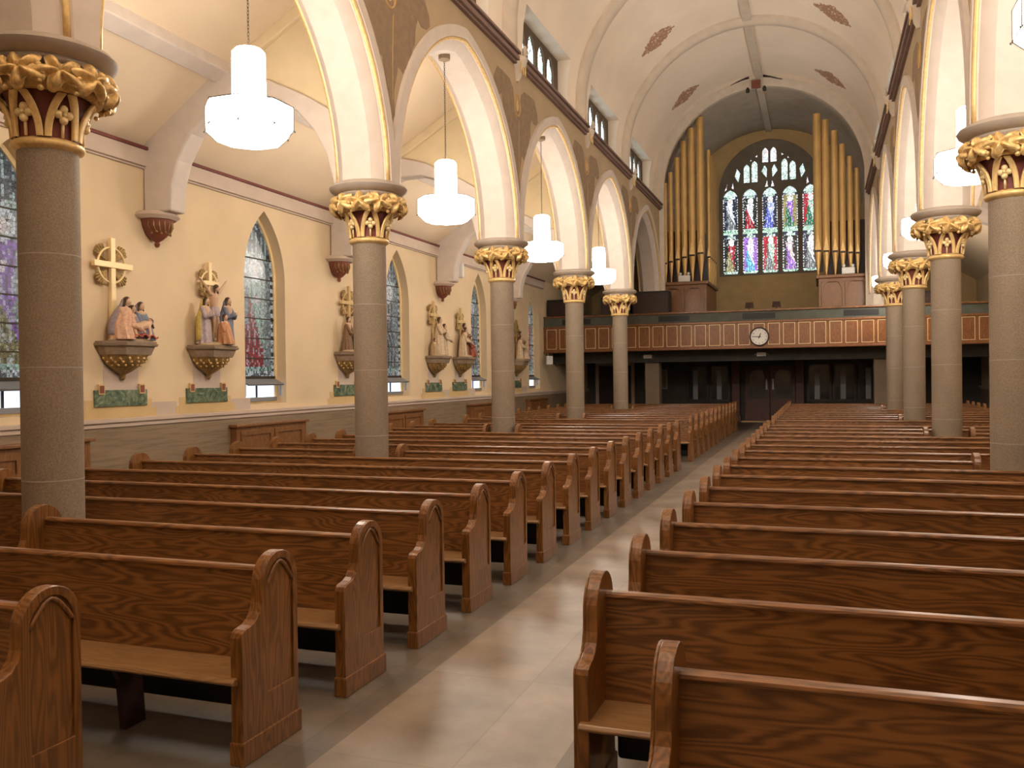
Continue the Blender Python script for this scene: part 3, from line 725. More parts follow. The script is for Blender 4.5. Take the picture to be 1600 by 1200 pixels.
for i, (px, ty, my) in enumerate(((1280, 175, 391), (1293, 186, 392), (1307, 204, 393), (1319, 226, 394.5), (1331, 246, 396), (1342, 265, 397))):
    d = fw+r2*(px-800)/FPX; s_ = 33.52/d.y; Rp.append((d.x*s_, .142-.0115*i, 2+(583.6-my)*.0230, 2+(583.6-ty)*.0230))
organ(-5.72, -4.02, 'left organ case of oak with seven gold pipes stepping up towards the great window', Lp, [(-4.0, 34.0+.5*i, .09, 10.6-.1*i) for i in range(5)])
organ(-.06, 1.68, 'right organ case of oak with six gold pipes stepping down towards the arcade', Rp, [])
for px, sd, X in ((-4.85, 'left', -4.85), (.95, 'right', .95)):
    t = thing('electric_fan', (X, 33.3, 5.54), 'small pale box with two knobs on top of the %s organ case cornice' % sd, 'box', 'pale boxes on the organ cases')
    t.name = 'console_box'
    MB().box(-.22, .22, -.06, .08, .0, .24).build('body', 'white', t, bevel=.03)
    for q in (-1, 1): MB().lathe([(0, .36), (.05, .34), (.06, .30), (.03, .24)], (q*.15, 0, 0), 12).build('knob', 'white', t, smooth=True)
# dark speaker cabinets and stands up in the gallery
for x0, x1, z1, lab in ((-9.85, -8.75, 4.93, 'black cabinet in the left corner of the gallery'), (-7.75, -6.65, 4.95, 'black cabinet behind the gallery rail near the fourth left column'), (-6.55, -5.2, 5.1, 'tall black cabinet beside the left organ case'), (2.4, 3.7, 4.7, 'black cabinet in the gallery behind the right columns')):
    t = thing('black_cabinet', ((x0+x1)/2, 32.15, 3.02), lab, 'cabinet'); w_ = (x1-x0)/2
    MB().box(-w_, w_, -.3, .3, 0, z1-3.02).build('body', 'black', t, bevel=.01)
    MB().box(-w_+.06, w_-.06, -.315, -.3, .08, z1-3.10).build('grille', 'darkwood', t)
for X, lab in ((-2.45, 'small dark music stand left of centre above the gallery rail'), (-1.5, 'small dark music stand right of centre above the gallery rail')):
    t = thing('music_stand', (X, 33.0, 3.02), lab, 'music stand')
    MB().tube([(0, 0, 0), (0, 0, 1.45)], .018, 8).build('pole', 'iron', t)
    b = MB()
    for q in range(3): b.tube([(0, 0, .25), (.25*cos(q*2.1), .25*sin(q*2.1), .01)], .012, 6)
    b.build('tripod', 'iron', t)
    MB().prism([(-.16, 1.40), (.16, 1.40), (.13, 1.62), (-.13, 1.62)], lambda x, z: (x, -.03+(z-1.4)*.3, z), lambda x, z: (x, -.01+(z-1.4)*.3, z)).build('desk', 'darkwood', t)
t = thing('shield_box', (XC-.1, COLS[-1]-.28, 12.30), 'small red box with two dark spotlights at the crown of the end arch', 'emblem')
MB().box(-.16, .16, -.05, .05, .0, .28).build('plaque', 'red', t, bevel=.01)
for q in (-1, 1): MB().lathe([(0, -.14), (.06, -.13), (.07, -.03), (.03, .05)], (q*.29, 0, 0), 12).build('spotlight', 'iron', t, smooth=True)
b = MB()
for q in (-1, 1): b.tube([(q*.25, .05, .42), (q*.5, .05, .36), (q*.9, .05, .22)], [.05, .03, .012], 6)  # dark tapered tubes standing for the slits beside the arch crown
b.build('dark_slit', 'darkwood', t, smooth=True)

# ------------------------------------------------------------------ under the gallery
YN = 38.0
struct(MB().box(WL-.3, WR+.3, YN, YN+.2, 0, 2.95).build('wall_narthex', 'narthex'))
def frame(parent, x0, x1, z0, z1, w_, y, mat, nm='frame', d=.05):
    return MB().plate([(x0, z0), (x1, z0), (x1, z1), (x0, z1)], [[(x0+w_, z0+w_), (x1-w_, z0+w_), (x1-w_, z1-w_), (x0+w_, z1-w_)]], lambda x, z: (x, y-d, z), lambda x, z: (x, y, z)).build(nm, mat, parent)
for i, (x0, x1) in enumerate(((-3.05, -2.02), (-2.02, -.99))):
    d = struct(MB().box(x0+.01, x1-.01, YN-.08, YN-.02, .02, 2.35).build('door_%d' % (i+1), 'redwood', bevel=.01))
    MB().plate([(x0+.1, 1.0), (x1-.1, 1.0), (x1-.1, 2.25), (x0+.1, 2.25)], [lancet(x0+.22, x1-.22, 1.15, 1.85, .1)], lambda x, z: (x, YN-.11, z), lambda x, z: (x, YN-.08, z)).build('glazing_frame', 'darkwood', d)
    MB().box(x0+.2, x1-.2, YN-.09, YN-.082, 1.1, 2.15).build('pane', 'dimglass', d)
    MB().plate([(x0+.1, .15), (x1-.1, .15), (x1-.1, .9), (x0+.1, .9)], [[(x0+.18, .23), (x1-.18, .23), (x1-.18, .82), (x0+.18, .82)]], lambda x, z: (x, YN-.1, z), lambda x, z: (x, YN-.08, z)).build('lower_panel', 'redwood', d)
    hx = -2.02+(-.13 if i == 0 else .13); MB().box(hx-.035, hx+.035, YN-.15, YN-.08, 1.35, 1.8).build('push_plate', 'white', d, bevel=.01)
struct(MB().box(-3.6, -.45, YN-.5, YN-.01, .0, .06).build('trim_63', 'tan'))
for i, x in enumerate((-3.38, -.82)):
    t = thing('door_post', (x, YN-.3, 0), 'dark red timber post on the %s side of the narthex doors' % ('left' if i == 0 else 'right'), 'post', 'posts either side of the doors')
    MB().box(-.17, .17, -.17, .17, 0, 2.7).build('shaft', 'redwood', t, bevel=.02); MB().box(-.22, .22, -.22, .22, 0, .3).build('base', 'redwood', t, bevel=.02)
    MB().box(-.22, .22, -.22, .22, 2.58, 2.74).build('cap', 'redwood', t, bevel=.02)
wi = 40
for x0, x1 in ((-5.5, -4.55), (-4.5, -3.65), (-.55, .4), (.45, 1.35), (1.4, 2.3)):
    o = struct(frame(None, x0, x1, .85, 2.45, .09, YN-.01, 'darkwood', 'window_%d' % wi)); wi += 1
    MB().box(x0+.09, x1-.09, YN-.03, YN-.02, .94, 2.36).build('pane', 'dimglass', o)
    MB().box(x0+.3, x0+.5, YN-.045, YN-.03, .95, 2.2).build('grey_strip', 'grey', o)  # plain grey upright strip in front of each pane
d = struct(MB().box(-9.35, -7.9, YN-.06, YN-.01, .02, 2.4).build('door_3', 'darkwood', bevel=.01))
frame(d, -9.5, -7.75, .0, 2.6, .14, YN, 'lilac', 'surround', .09)
o = MB().box(-8.62, -8.22, YN-.075, YN-.065, 1.25, 1.62).build('paper_notice', 'white'); tag(o, 'white paper notice taped to the dark door at the end of the left aisle', 'notice')
t = thing('picture_frame', (-6.75, YN-.02, 1.5), 'framed picture on the narthex wall right of the dark aisle door', 'picture')
frame(t, -.55, .45, -.1, .75, .05, -.0, 'grey'); MB().box(-.5, .4, -.03, -.02, -.05, .7).build('print', 'mural', t)
for x, lab in ((-6.15, 'white emergency light box under the gallery near the left pier'), (-2.02, 'white emergency light box under the gallery above the doors')):
    t = thing('emergency_light', (x, GY+1.2, 2.72), lab, 'emergency light', 'emergency lights under the gallery')
    MB().box(-.16, .16, -.09, 0, -.07, .07).build('housing', 'white', t, bevel=.01)
    for q in (-1, 1): MB().lathe([(0, .06), (.05, .05), (.05, 0)], (q*.2, -.05, -.02), 12).build('lamp_head', 'grey', t, smooth=True)
t = thing('speaker', (-9.62, GY-.2, 2.64), 'small white loudspeaker hanging under the left end of the gallery', 'speaker', rz=.5)
MB().box(-.12, .12, -.10, .08, -.18, .14).build('body', 'white', t, bevel=.015); MB().tube([(0, .05, .1), (0, .25, .258)], .02, 8).build('bracket', 'grey', t)

t = thing('floodlight', (WL+.42, COLS[4]+.40, 4.98), 'small white floodlight fixed to the wall corbel opposite the fourth left column', 'floodlight')
MB().box(-.16, .16, -.07, .07, -.20, .20).build('housing', 'white', t, bevel=.02); MB().tube([(-.1, .0, -.1), (-.43, .0, -.14)], .02, 8).build('bracket', 'grey', t)

# ------------------------------------------------------------------ pews
def pew_end_mesh():
    cz, cy, r = .895, .345, .165
    out = [(0, 0), (0, .665), (.010, .69), (.035, .703), (.09, .712), (.13, .730), (.160, .765), (.176, .81), (.18, .86)]
    out += [(cy-r*cos(pi*i/14), cz+r*sin(pi*i/14)) for i in range(15)]+[(.51, .14), (.52, .12), (.52, 0)]
    r2_ = r-.042
    hole = [(cy-r2_, .32)]+[(cy-r2_*cos(pi*i/12), cz-.01+r2_*sin(pi*i/12)*1.08) for i in range(13)]+[(cy+r2_, .32)]
    b = MB(); T = .036
    b.plate(out, [hole], lambda y, z: (T, y, z), lambda y, z: (T-.012, y, z))
    b.plate(out, [], lambda y, z: (T-.012, y, z), lambda y, z: (-T, y, z))
    return b.mesh('end_panel', 'oakv')
END = pew_end_mesh()
PL = MB().plate([(-.008, 0), (.53, 0), (.53, .115), (.52, .125), (0, .125), (-.008, .115)], [], lambda y, z: (.044, y, z), lambda y, z: (-.044, y, z)).mesh('plinth', 'oakv')
CUSP = MB().tube([(.028, .345-.12*cos(pi*i/14)*(1-.25*abs(sin(2*pi*i/14))), .885+.12*sin(pi*i/14)*(1-.12*abs(sin(2*pi*i/14)))) for i in range(15)], .011, 6).mesh('arch_moulding', 'oakv', True)
cache = {}
def pew_parts(L):
    if L in cache: return cache[L]
    h = L/2-.03
    seat = MB().prism([(-.03, .425), (-.045, .44), (-.03, .46), (.30, .450), (.40, .452), (.40, .425), (.0, .42)], lambda y, z: (-h, y, z), lambda y, z: (h, y, z)).mesh('seat', 'oakseat')
    back = MB().prism([(.31, .44), (.335, .44), (.388, .932), (.352, .932)], lambda y, z: (-h, y, z), lambda y, z: (h, y, z)).mesh('backrest', 'oak')
    rail = MB().prism([(.340, .930), (.334, .940), (.338, .952), (.352, .960), (.388, .960), (.400, .952), (.403, .940), (.398, .930)], lambda y, z: (-h, y, z), lambda y, z: (h, y, z)).mesh('top_rail', 'oak')
    kn = MB().box(-h+.06, h-.06, .47, .57, .10, .38).mesh('kneeler', 'black')
    nb = max(1, int(L/1.9)); sup = [-h+2*h*(i+.5)/nb for i in range(nb)]
    cache[L] = (seat, back, rail, kn, sup); return cache[L]
def mo(name, me, parent, bevel=0, loc=(0, 0, 0), flip=False):
    o = bpy.data.objects.new(name, me); COL.objects.link(o); o.parent = parent; o.location = loc
    if flip: o.rotation_euler = (0, 0, 0); o.scale = (-1, 1, 1)
    if bevel:
        b = o.modifiers.new('bevel', 'BEVEL'); b.width = bevel; b.segments = 2; b.limit_method = 'ANGLE'; b.angle_limit = math.radians(30)
    return o
def pew(x0, x1, y, label, grp):
    L = round(x1-x0, 3); t = thing('pew', ((x0+x1)/2, y, 0), label, 'pew', grp)
    seat, back, rail, kn, sup = pew_parts(L)
    mo('seat', seat, t, .006); mo('backrest', back, t); mo('top_rail', rail, t); mo('kneeler', kn, t, .02)
    for x in sup: mo('support', SUP, t, 0, (x, 0, 0))
    for s in (-1, 1):
        e = mo('end_panel', END, t, .007, (s*(L/2-.036), 0, 0), s < 0)
        mo('plinth', PL, e, .006); mo('arch_moulding', CUSP, e)
SUP = MB().prism([(.10, .42), (.33, .42), (.36, .0), (.20, .0), (.17, .3)], lambda y, z: (-.02, y, z), lambda y, z: (.02, y, z)).mesh('support', 'darkwood')
PY, PP = 3.75, 1.0283
ordn = ['first', 'second', 'third', 'fourth', 'fifth', 'sixth', 'seventh', 'eighth', 'ninth', 'tenth', 'eleventh', 'twelfth', 'thirteenth', 'fourteenth', 'fifteenth', 'sixteenth', 'seventeenth', 'eighteenth', 'nineteenth', 'twentieth',
        'twenty first', 'twenty second', 'twenty third', 'twenty fourth', 'twenty fifth', 'twenty sixth', 'twenty seventh', 'twenty eighth', 'twenty ninth', 'thirtieth']
cut = {1: 'nearest', 7: 'second', 12: 'third', 17: 'fourth', 23: 'fifth'}
rowno = 0
for k in range(-1, 28):
    if k == 15: continue
    y = PY+PP*k; o_ = ordn[rowno]; rowno += 1
    gl, gr = 'pews left of the centre aisle', 'pews right of the centre aisle'
    if k in cut:
        xin = 5.78
        pew(-5.74, -2.83, y, 'short oak pew left of the aisle, %s row, ending beside the %s left column' % (o_, cut[k]), gl)
        pew(-8.58, -6.36, y, 'short oak pew in the left side aisle, %s row, beside the %s left column' % (o_, cut[k]), gl)
        pew(-1.06, 1.72, y, 'short oak pew right of the aisle, %s row, ending beside the %s right column' % (o_, cut[k]), gr)
        if k > 1: pew(2.36, 4.56, y, 'short oak pew in the right side aisle, %s row, beside the %s right column' % (o_, cut[k]), gr)
    else:
        a, b_ = (-3.36, -.55) if k == -1 else (-2.83, -1.06)
        pew(-8.58, a, y, 'long oak pew left of the centre aisle, %s row from the camera' % o_, gl)
        pew(b_, 4.56, y, 'long oak pew right of the centre aisle, %s row from the camera' % o_, gr)

# ------------------------------------------------------------------ pendant lamps
def make_lamp(loc, label):
    t = thing('pendant_lamp', loc, label, 'pendant lamp', 'pendant lamps in the arcade arches')
    MB().lathe([(0, 0), (.10, 0), (.10, -.10), (.03, -.13), (0, -.13)], n=20).build('ceiling_cap', 'console', t, smooth=30)
    b = MB(); z = -.12; i = 0
    while z > -1.83:
        a = (i % 2)*pi/2; pts = []
        for q in range(8):
            an = 2*pi*q/8; rx = .011*cos(an); pts.append((rx*cos(a), rx*sin(a), z-.022+.026*sin(an)))
        b.tube(pts, .0035, 4, True); z -= .040; i += 1
    b.build('chain', 'iron', t, smooth=True)
    Z = -1.83
    MB().lathe([(0, Z), (.15, Z-.01), (.185, Z-.05), (.19, Z-.60), (.16, Z-.62)], n=16).build('upper_shade', 'lampglass', t, smooth=30)
    MB().lathe([(.16, Z-.62), (.485, Z-.66), (.485, Z-.92), (.36, Z-1.04), (0, Z-1.05)], n=8, a0=pi/8, a1=pi/8+2*pi).build('lower_shade', 'lampglass', t)
    b = MB(); R = .492
    P = lambda i, r, z: (r*cos(pi/8+i*pi/4), r*sin(pi/8+i*pi/4), z)
    for i in range(8):
        for r_, z_ in ((R, Z-.655), (R, Z-.92)): b.tube([P(i, r_, z_), P(i+1, r_, z_)], .006, 5)
        b.tube([P(i, R, Z-.655), P(i, R, Z-.92), P(i, .365, Z-1.045)], .006, 5)
        b.ell(P(i, R+.01, Z-.93), .012, 6, 4)
    b.build('frame', 'iron', t)
    return t
lamp0 = None
for X, sd, ks in ((XL, 'left', (0, 1, 2, 3)), (XR, 'right', (0, 1, 2, 3, 4))):
    for k in ks:
        y = Y0+BAY/2+BAY*k; lab = 'lit octagonal pendant lamp on a chain, %s in the %s arcade' % (['nearest', 'second nearest', 'third', 'fourth', 'farthest'][k], sd)
        if lamp0 is None: lamp0 = make_lamp((X, y, 7.56), lab)
        else:
            c = copy_tree(lamp0); c.location = (X, y, 7.56); c['label'] = lab

# ------------------------------------------------------------------ radiator covers, tablets, painted patches
for i, c in enumerate(WIN):
    for f, sd in (((lambda x: x), 'left'), (mir, 'right')):
        s = 1 if sd == 'left' else -1
        t = thing('radiator_cover', (f(WL+.04), c-.05, 0), 'panelled oak radiator cover under the %s window of the %s aisle' % (ORD[i+1], sd), 'radiator cover', 'radiator covers under the aisle windows')
        MB().box(*sorted((0, s*.14)), -1.1, 1.1, 0, 1.17).build('body', 'organoak', t, bevel=.01)
        MB().box(*sorted((0, s*.19)), -1.15, 1.15, 1.17, 1.22).build('top', 'organoak', t, bevel=.01)
        for q in range(2):
            y0 = -1.0+1.02*q
            MB().plate([(y0, .1), (y0+.96, .1), (y0+.96, 1.1), (y0, 1.1)], [[(y0+.08, .18), (y0+.88, .18), (y0+.88, 1.02), (y0+.08, 1.02)]], lambda y, z: (s*.14, y, z), lambda y, z: (s*.165, y, z)).build('panel', 'organoak', t)
STN = [10.33, 12.27, 16.9, 21.5, 23.3, 28.25]
NM = ['first station sculpture', 'crucifixion sculpture', 'sculpture beside the second column', 'sculpture of two standing men', 'sculpture of a stooping man', 'farthest sculpture']
tn_ = 70
for y, nm in zip(STN, NM):
    t = thing('marble_tablet', (WL, y, 1.64), 'green marble tablet on the left wall below the %s' % nm, 'tablet', 'green marble tablets under the sculptures')
    MB().box(0, .03, -.52, .52, 0, .245).build('slab', 'marble', t, bevel=.004)
    for q in (-1, 1):
        o = MB().box(.0, .045, q*.40-.055, q*.40+.055, .18, .33).build('bracket_plate', 'tan', t); MB().box(.045, .05, q*.40-.04, q*.40+.04, .20, .31).build('bracket', 'red', o)
    b = MB(); b.box(WL, WL+.006, y-.68, y+.64, 1.47, 1.74); b.box(WL, WL+.0045, y-.76, y+.74, 1.47, 1.60); b.cm = 1; b.box(WL, WL+.003, y-.33, y+.36, 1.8, 2.3); b.box(WL, WL+.003, y+.64, y+1.2, 1.47, 1.68)
    struct(b.build('trim_%d' % tn_, ['tan', 'lilac'])); tn_ += 1

# ------------------------------------------------------------------ stations of the cross
# local frame: x along the wall (towards the gallery), -y out of the wall, z up from the console top
def P(x, out, z): return (x, -out, z)
def station(y, label, cross, figs, extra=None):
    t = thing('station_sculpture', (WL+.02, y, 2.60), label, 'wall sculpture', 'painted station sculptures on the left wall', rz=pi/2)
    def slab(w_, d, z0, z1, nm, mt, sc=1.0):
        pts = [(-w_, 0), (-w_*.99, d*.35), (-w_*.62, d), (w_*.62, d), (w_*.99, d*.35), (w_, 0)]
        return MB().prism(pts, lambda a, o: P(a*sc, o*sc, z0), lambda a, o: P(a, o, z1))
    b = slab(.50, .40, -.03, .0, '', '', .99); b2 = slab(.52, .42, -.07, -.03, '', '', .97); b.add(b2.v, b2.f); b3 = slab(.47, .38, -.20, -.07, '', '', .88); b.add(b3.v, b3.f)
    b.build('console', 'console', t, bevel=.006)
    b = MB(); prof = [(.40, -.20), (.37, -.27), (.28, -.36), (.15, -.44), (.05, -.49), (.055, -.53), (.03, -.57), (0, -.58)]
    b.lathe([(r, z) for r, z in prof], (0, -.02, 0), 20, pi, 2*pi, 1, .82)
    o = b.build('carved_bowl', 'oldgold', t, smooth=True)
    b = MB(); rn = random.Random(int(y*7))
    for q in range(26):
        a = pi+pi*(q+.5)/26; zz = -.25-.05*(q % 3); r = .40-.35*((-.2-zz)/.30)**1.6
        b.ell((r*cos(a), -.02+.84*r*sin(a), zz), (.016+.008*(q % 2), .018, .02), 8, 6)
        if q % 3 == 0: b.tube([(r*.98*cos(a), -.02+.83*r*sin(a), zz), (.8*r*cos(a+.1), -.02+.68*r*sin(a+.1), zz-.06), (.5*r*cos(a), -.02+.45*r*sin(a), zz-.13)], .015, 6)
    b.build('gilt_foliage', 'oldgold' if y > 20 else 'goldleaf', o, smooth=True)
    MB().ell(P(0, .2, .01), (.44, .17, .055), 20, 8).build('rocky_ground', 'sand', t, smooth=True)
    cx, ztop, zbar, half, R, w_, mat = cross
    b = MB().box(cx-w_, cx+w_, -.10, -.04, .0, ztop); b.box(cx-half, cx+half, -.115, -.05, zbar-w_, zbar+w_)
    c = b.build('cross', mat, t, bevel=.008)
    MB().tube([P(cx+R*cos(a), .06, zbar+R*sin(a)) for a in [2*pi*i/32 for i in range(32)]], .017, 8, True).build('ring', mat, c, smooth=True)
    for q in range(4):
        a = pi/4+q*pi/2; bb = MB()
        for k_ in range(5):
            da = (k_-2)*.13; bb.caps(P(cx+R*.35*cos(a), .04, zbar+R*.35*sin(a)), P(cx+R*(1.38-.5*abs(da))*cos(a+da), .05, zbar+R*(1.38-.5*abs(da))*sin(a+da)), .012, .022, 8)
        bb.build('leaf_spray', 'oldgold', c, smooth=True)
    for F in figs: figure(t, **F)
    if extra: extra(t)
    return t
def figure(t, x, out, h, robe, hair='hair', under=None, lean=0, kneel=False, lie=False, arms=None, mantle=None, bare=False, turn=0, legs=False):
    # h = body height; head about 1/7 of it
    hd = h/7.2; bb = MB(); s = h
    if kneel: hipz, shz = .26*s, .56*s
    else: hipz, shz = .52*s, .82*s
    hip = Vector((x, -out, hipz)); sh = Vector((x+lean, -out-.02, shz)); head = sh+Vector((lean*.35+turn*.02, -.02, hd*.85)); neck = sh+Vector((lean*.15, 0, hd*.15))
    bb.caps(hip, sh-Vector((0, 0, .05*s)), .085*s, .095*s); bb.caps(sh-Vector((.085*s, 0, .015*s)), sh+Vector((.085*s, 0, -.015*s)), .045*s, .045*s)
    bb.caps(neck, head, .03*s, .03*s); bb.ell(head, (hd*.40, hd*.45, hd*.55), 14, 10); bb.ell(head+Vector((turn*.01, -hd*.46, -.02*hd)), hd*.09, 8, 6)
    if kneel: segs = [(hip+Vector((-.05*s, 0, 0)), Vector((x-.05*s, -out-.20*s, .05*s))), (hip+Vector((.05*s, 0, 0)), Vector((x+.05*s, -out-.20*s, .05*s)))]
    else: segs = [(hip+Vector((q*.05*s, 0, 0)), Vector((x+q*.06*s, -out-(.03*s if q > 0 else 0), .27*s))) for q in (-1, 1)]
    for i, (a, b_) in enumerate(segs):
        q = -1 if i == 0 else 1; foot = Vector((b_.x, -out+(.12*s if kneel else 0), .035*s))
        bb.caps(a, b_, .065*s, .045*s); bb.caps(b_, foot, .042*s, .026*s); bb.caps(foot, foot+Vector((0, -.06*s, -.01*s)), .024*s, .02*s)
    arms = arms or [(-.10, .10, .58, -.02, .17, .60), (.10, .10, .58, .02, .17, .60)]
    for i, (ex, eo, ez, hx, ho, hz) in enumerate(arms):
        q = -1 if i == 0 else 1; a = sh+Vector((q*.10*s, 0, -.02*s)); zs = (shz-.82*s)
        e = Vector((x+lean*.6+ex*s, -out-eo*s, ez*s+zs)); hnd = Vector((x+lean+hx*s, -out-ho*s, hz*s+zs))
        bb.caps(a, e, .034*s, .028*s); bb.caps(e, hnd, .027*s, .019*s); dr = (hnd-e).normalized(); bb.ell(hnd+dr*.03*s, (.022*s, .022*s, .03*s), 8, 6)
        for fi in range(4): bb.caps(hnd+dr*.04*s, hnd+dr*.075*s+Vector(((fi-1.5)*.011*s, 0, 0)), .007*s, .006*s, 6)
        if robe and not bare:
            pass
    f = remesh(bb.build('figure', 'skin', t, smooth=True), max(.0065, .009*s), 2)
    if robe:
        rb = MB(); n = 36; rows = []
        zb = .03*s; zt = (shz-.01*s) if not bare else hipz+.02*s
        for j in range(15):
            v = j/14; z = zb+(zt-zb)*v
            wx = (.11 if kneel else .10)*s*(1-v)**.9+.10*s*(1-abs(v-.78)*.35) if not bare else .12*s
            wy = wx*(.85 if not kneel else 1.2); ox = x+lean*max(0, (z-hipz)/(shz-hipz)) if z > hipz else x
            oy = -out-(.07*s*(1-v) if kneel else 0)
            if v > .93: wx *= .8; wy *= .8
            rows.append([(ox+wx*(1+.10*cos(9*a+1.5*v)*(1-v*.7))*cos(a), oy+wy*(1+.10*cos(9*a+1.5*v)*(1-v*.7))*sin(a), z) for a in [2*pi*i/n for i in range(n)]])
        rb.add([p for r_ in rows for p in r_], [(j*n+i, j*n+(i+1) % n, (j+1)*n+(i+1) % n, (j+1)*n+i) for j in range(14) for i in range(n)]+[tuple(range(n))[::-1], tuple(14*n+i for i in range(n))])
        if not bare:
            for i, (ex, eo, ez, hx, ho, hz) in enumerate(arms):
                q = -1 if i == 0 else 1; a = sh+Vector((q*.09*s, 0, -.03*s)); zs = (shz-.82*s)
                e = Vector((x+lean*.6+ex*s, -out-eo*s, ez*s+zs)); hnd = Vector((x+lean+hx*s, -out-ho*s, hz*s+zs)); rb.caps(a, e, .048*s, .05*s); rb.caps(e, e+(hnd-e)*.75, .045*s, .05*s)
        rb.build('robe', robe, f, smooth=45)
    if mantle:
        mb_ = MB(); n = 20; rows = []
        for j in range(12):
            v = j/11; z = head.z+hd*.62-(head.z+hd*.62-.10*s)*v
            w_ = (hd*.62 if v < .2 else hd*.62+(.19*s-hd*.62)*min(1, (v-.2)/.3))*(sin(min(1, v*6)*pi/2)*.9+.1)
            ox = x+lean*max(0, min(1.3, (z-hipz)/(shz-hipz))) if z > hipz else x
            rows.append([(ox+w_*cos(a)*(1+.05*cos(8*a)), -out+.01+w_*.75*sin(a), z) for a in [-.5+(pi+1.0)*i/n for i in range(n+1)]])
        mb_.add([p for r_ in rows for p in r_], [(j*(n+1)+i, j*(n+1)+i+1, (j+1)*(n+1)+i+1, (j+1)*(n+1)+i) for j in range(11) for i in range(n)])
        mo_ = mb_.build('mantle', mantle, f, smooth=True); sd = mo_.modifiers.new('solid', 'SOLIDIFY'); sd.thickness = .012
    if hair:
        hb = MB(); hb.ell(head+Vector((0, hd*.12, hd*.12)), (hd*.47, hd*.46, hd*.56), 12, 8); hb.caps(head+Vector((-hd*.38, hd*.12, 0)), head+Vector((-hd*.45, hd*.1, -hd*.7)), hd*.16, hd*.12); hb.caps(head+Vector((hd*.38, hd*.12, 0)), head+Vector((hd*.45, hd*.1, -hd*.7)), hd*.16, hd*.12)
        hb.build('hair', hair, f, smooth=True)
    return f
fold = [(-.10, .12, .60, .00, .20, .66), (.10, .12, .60, .02, .20, .66)]
reach = [(-.06, .14, .55, .12, .22, .50), (.12, .14, .55, .20, .22, .45)]
def lying(t):
    # the dead figure laid across the laps, with a red cloth under it
    b = MB(); A = Vector
    b.caps(A(P(.02, .26, .20)), A(P(.22, .28, .26)), .065, .075); b.ell(P(.285, .29, .30), (.045, .045, .052), 12, 8); b.caps(A(P(.23, .28, .28)), A(P(.27, .29, .29)), .025, .025)
    for q, (a, c, d) in enumerate(((P(.0, .30, .19), P(-.16, .34, .20), P(-.20, .36, .06)), (P(.02, .24, .18), P(-.10, .33, .24), P(-.08, .38, .08)))):
        b.caps(a, c, .05, .036); b.caps(c, d, .034, .022); b.caps(d, (d[0]-.05, d[1]-.02, d[2]-.01), .02, .015)
    b.caps(P(.22, .33, .25), P(.20, .38, .12), .026, .022); b.caps(P(.20, .38, .12), P(.15, .39, .05), .021, .015); b.ell(P(.14, .39, .035), (.02, .014, .012), 8, 6)
    for k_ in range(4): b.caps(P(.135-.004*k_, .385+.006*k_, .032), P(.105, .378+.01*k_, .024), .006, .005, 6)
    b.caps(P(.20, .22, .26), P(.05, .20, .22), .026, .02); b.ell(P(.03, .20, .21), .02, 8, 6)
    f = remesh(b.build('reclining_figure', 'skin', t, smooth=True), .007, 2)
    hb = MB(); hb.ell(P(.30, .285, .315), (.05, .048, .052), 12, 8); hb.caps(P(.33, .28, .29), P(.35, .30, .22), .02, .014); hb.build('hair', 'hair', f, smooth=True)
    b = MB().grid(lambda u, v: P(-.18+.52*u, .14+.27*v, .05+.06*sin(pi*u)*(1-v*.5)+.018*sin(22*u+4*v)), 40, 12); o = b.build('red_cloth', 'redcloth', t, smooth=True)
    sd = o.modifiers.new('solid', 'SOLIDIFY'); sd.thickness = .02
station(STN[0], 'painted sculpture of mourners round a reclining figure beneath a tall gold ringed cross', (-.22, 1.52, 1.12, .37, .26, .045, 'brightgold'), [
    dict(x=-.24, out=.20, h=.86, robe='peach', mantle='veil', lean=.10, kneel=True, arms=reach),
    dict(x=.10, out=.13, h=.72, robe='veil', lean=-.02, arms=reach, kneel=True, mantle='green'),
    dict(x=.26, out=.14, h=.80, robe='blue', lean=-.02, arms=fold, kneel=True, mantle='veil')], lying)
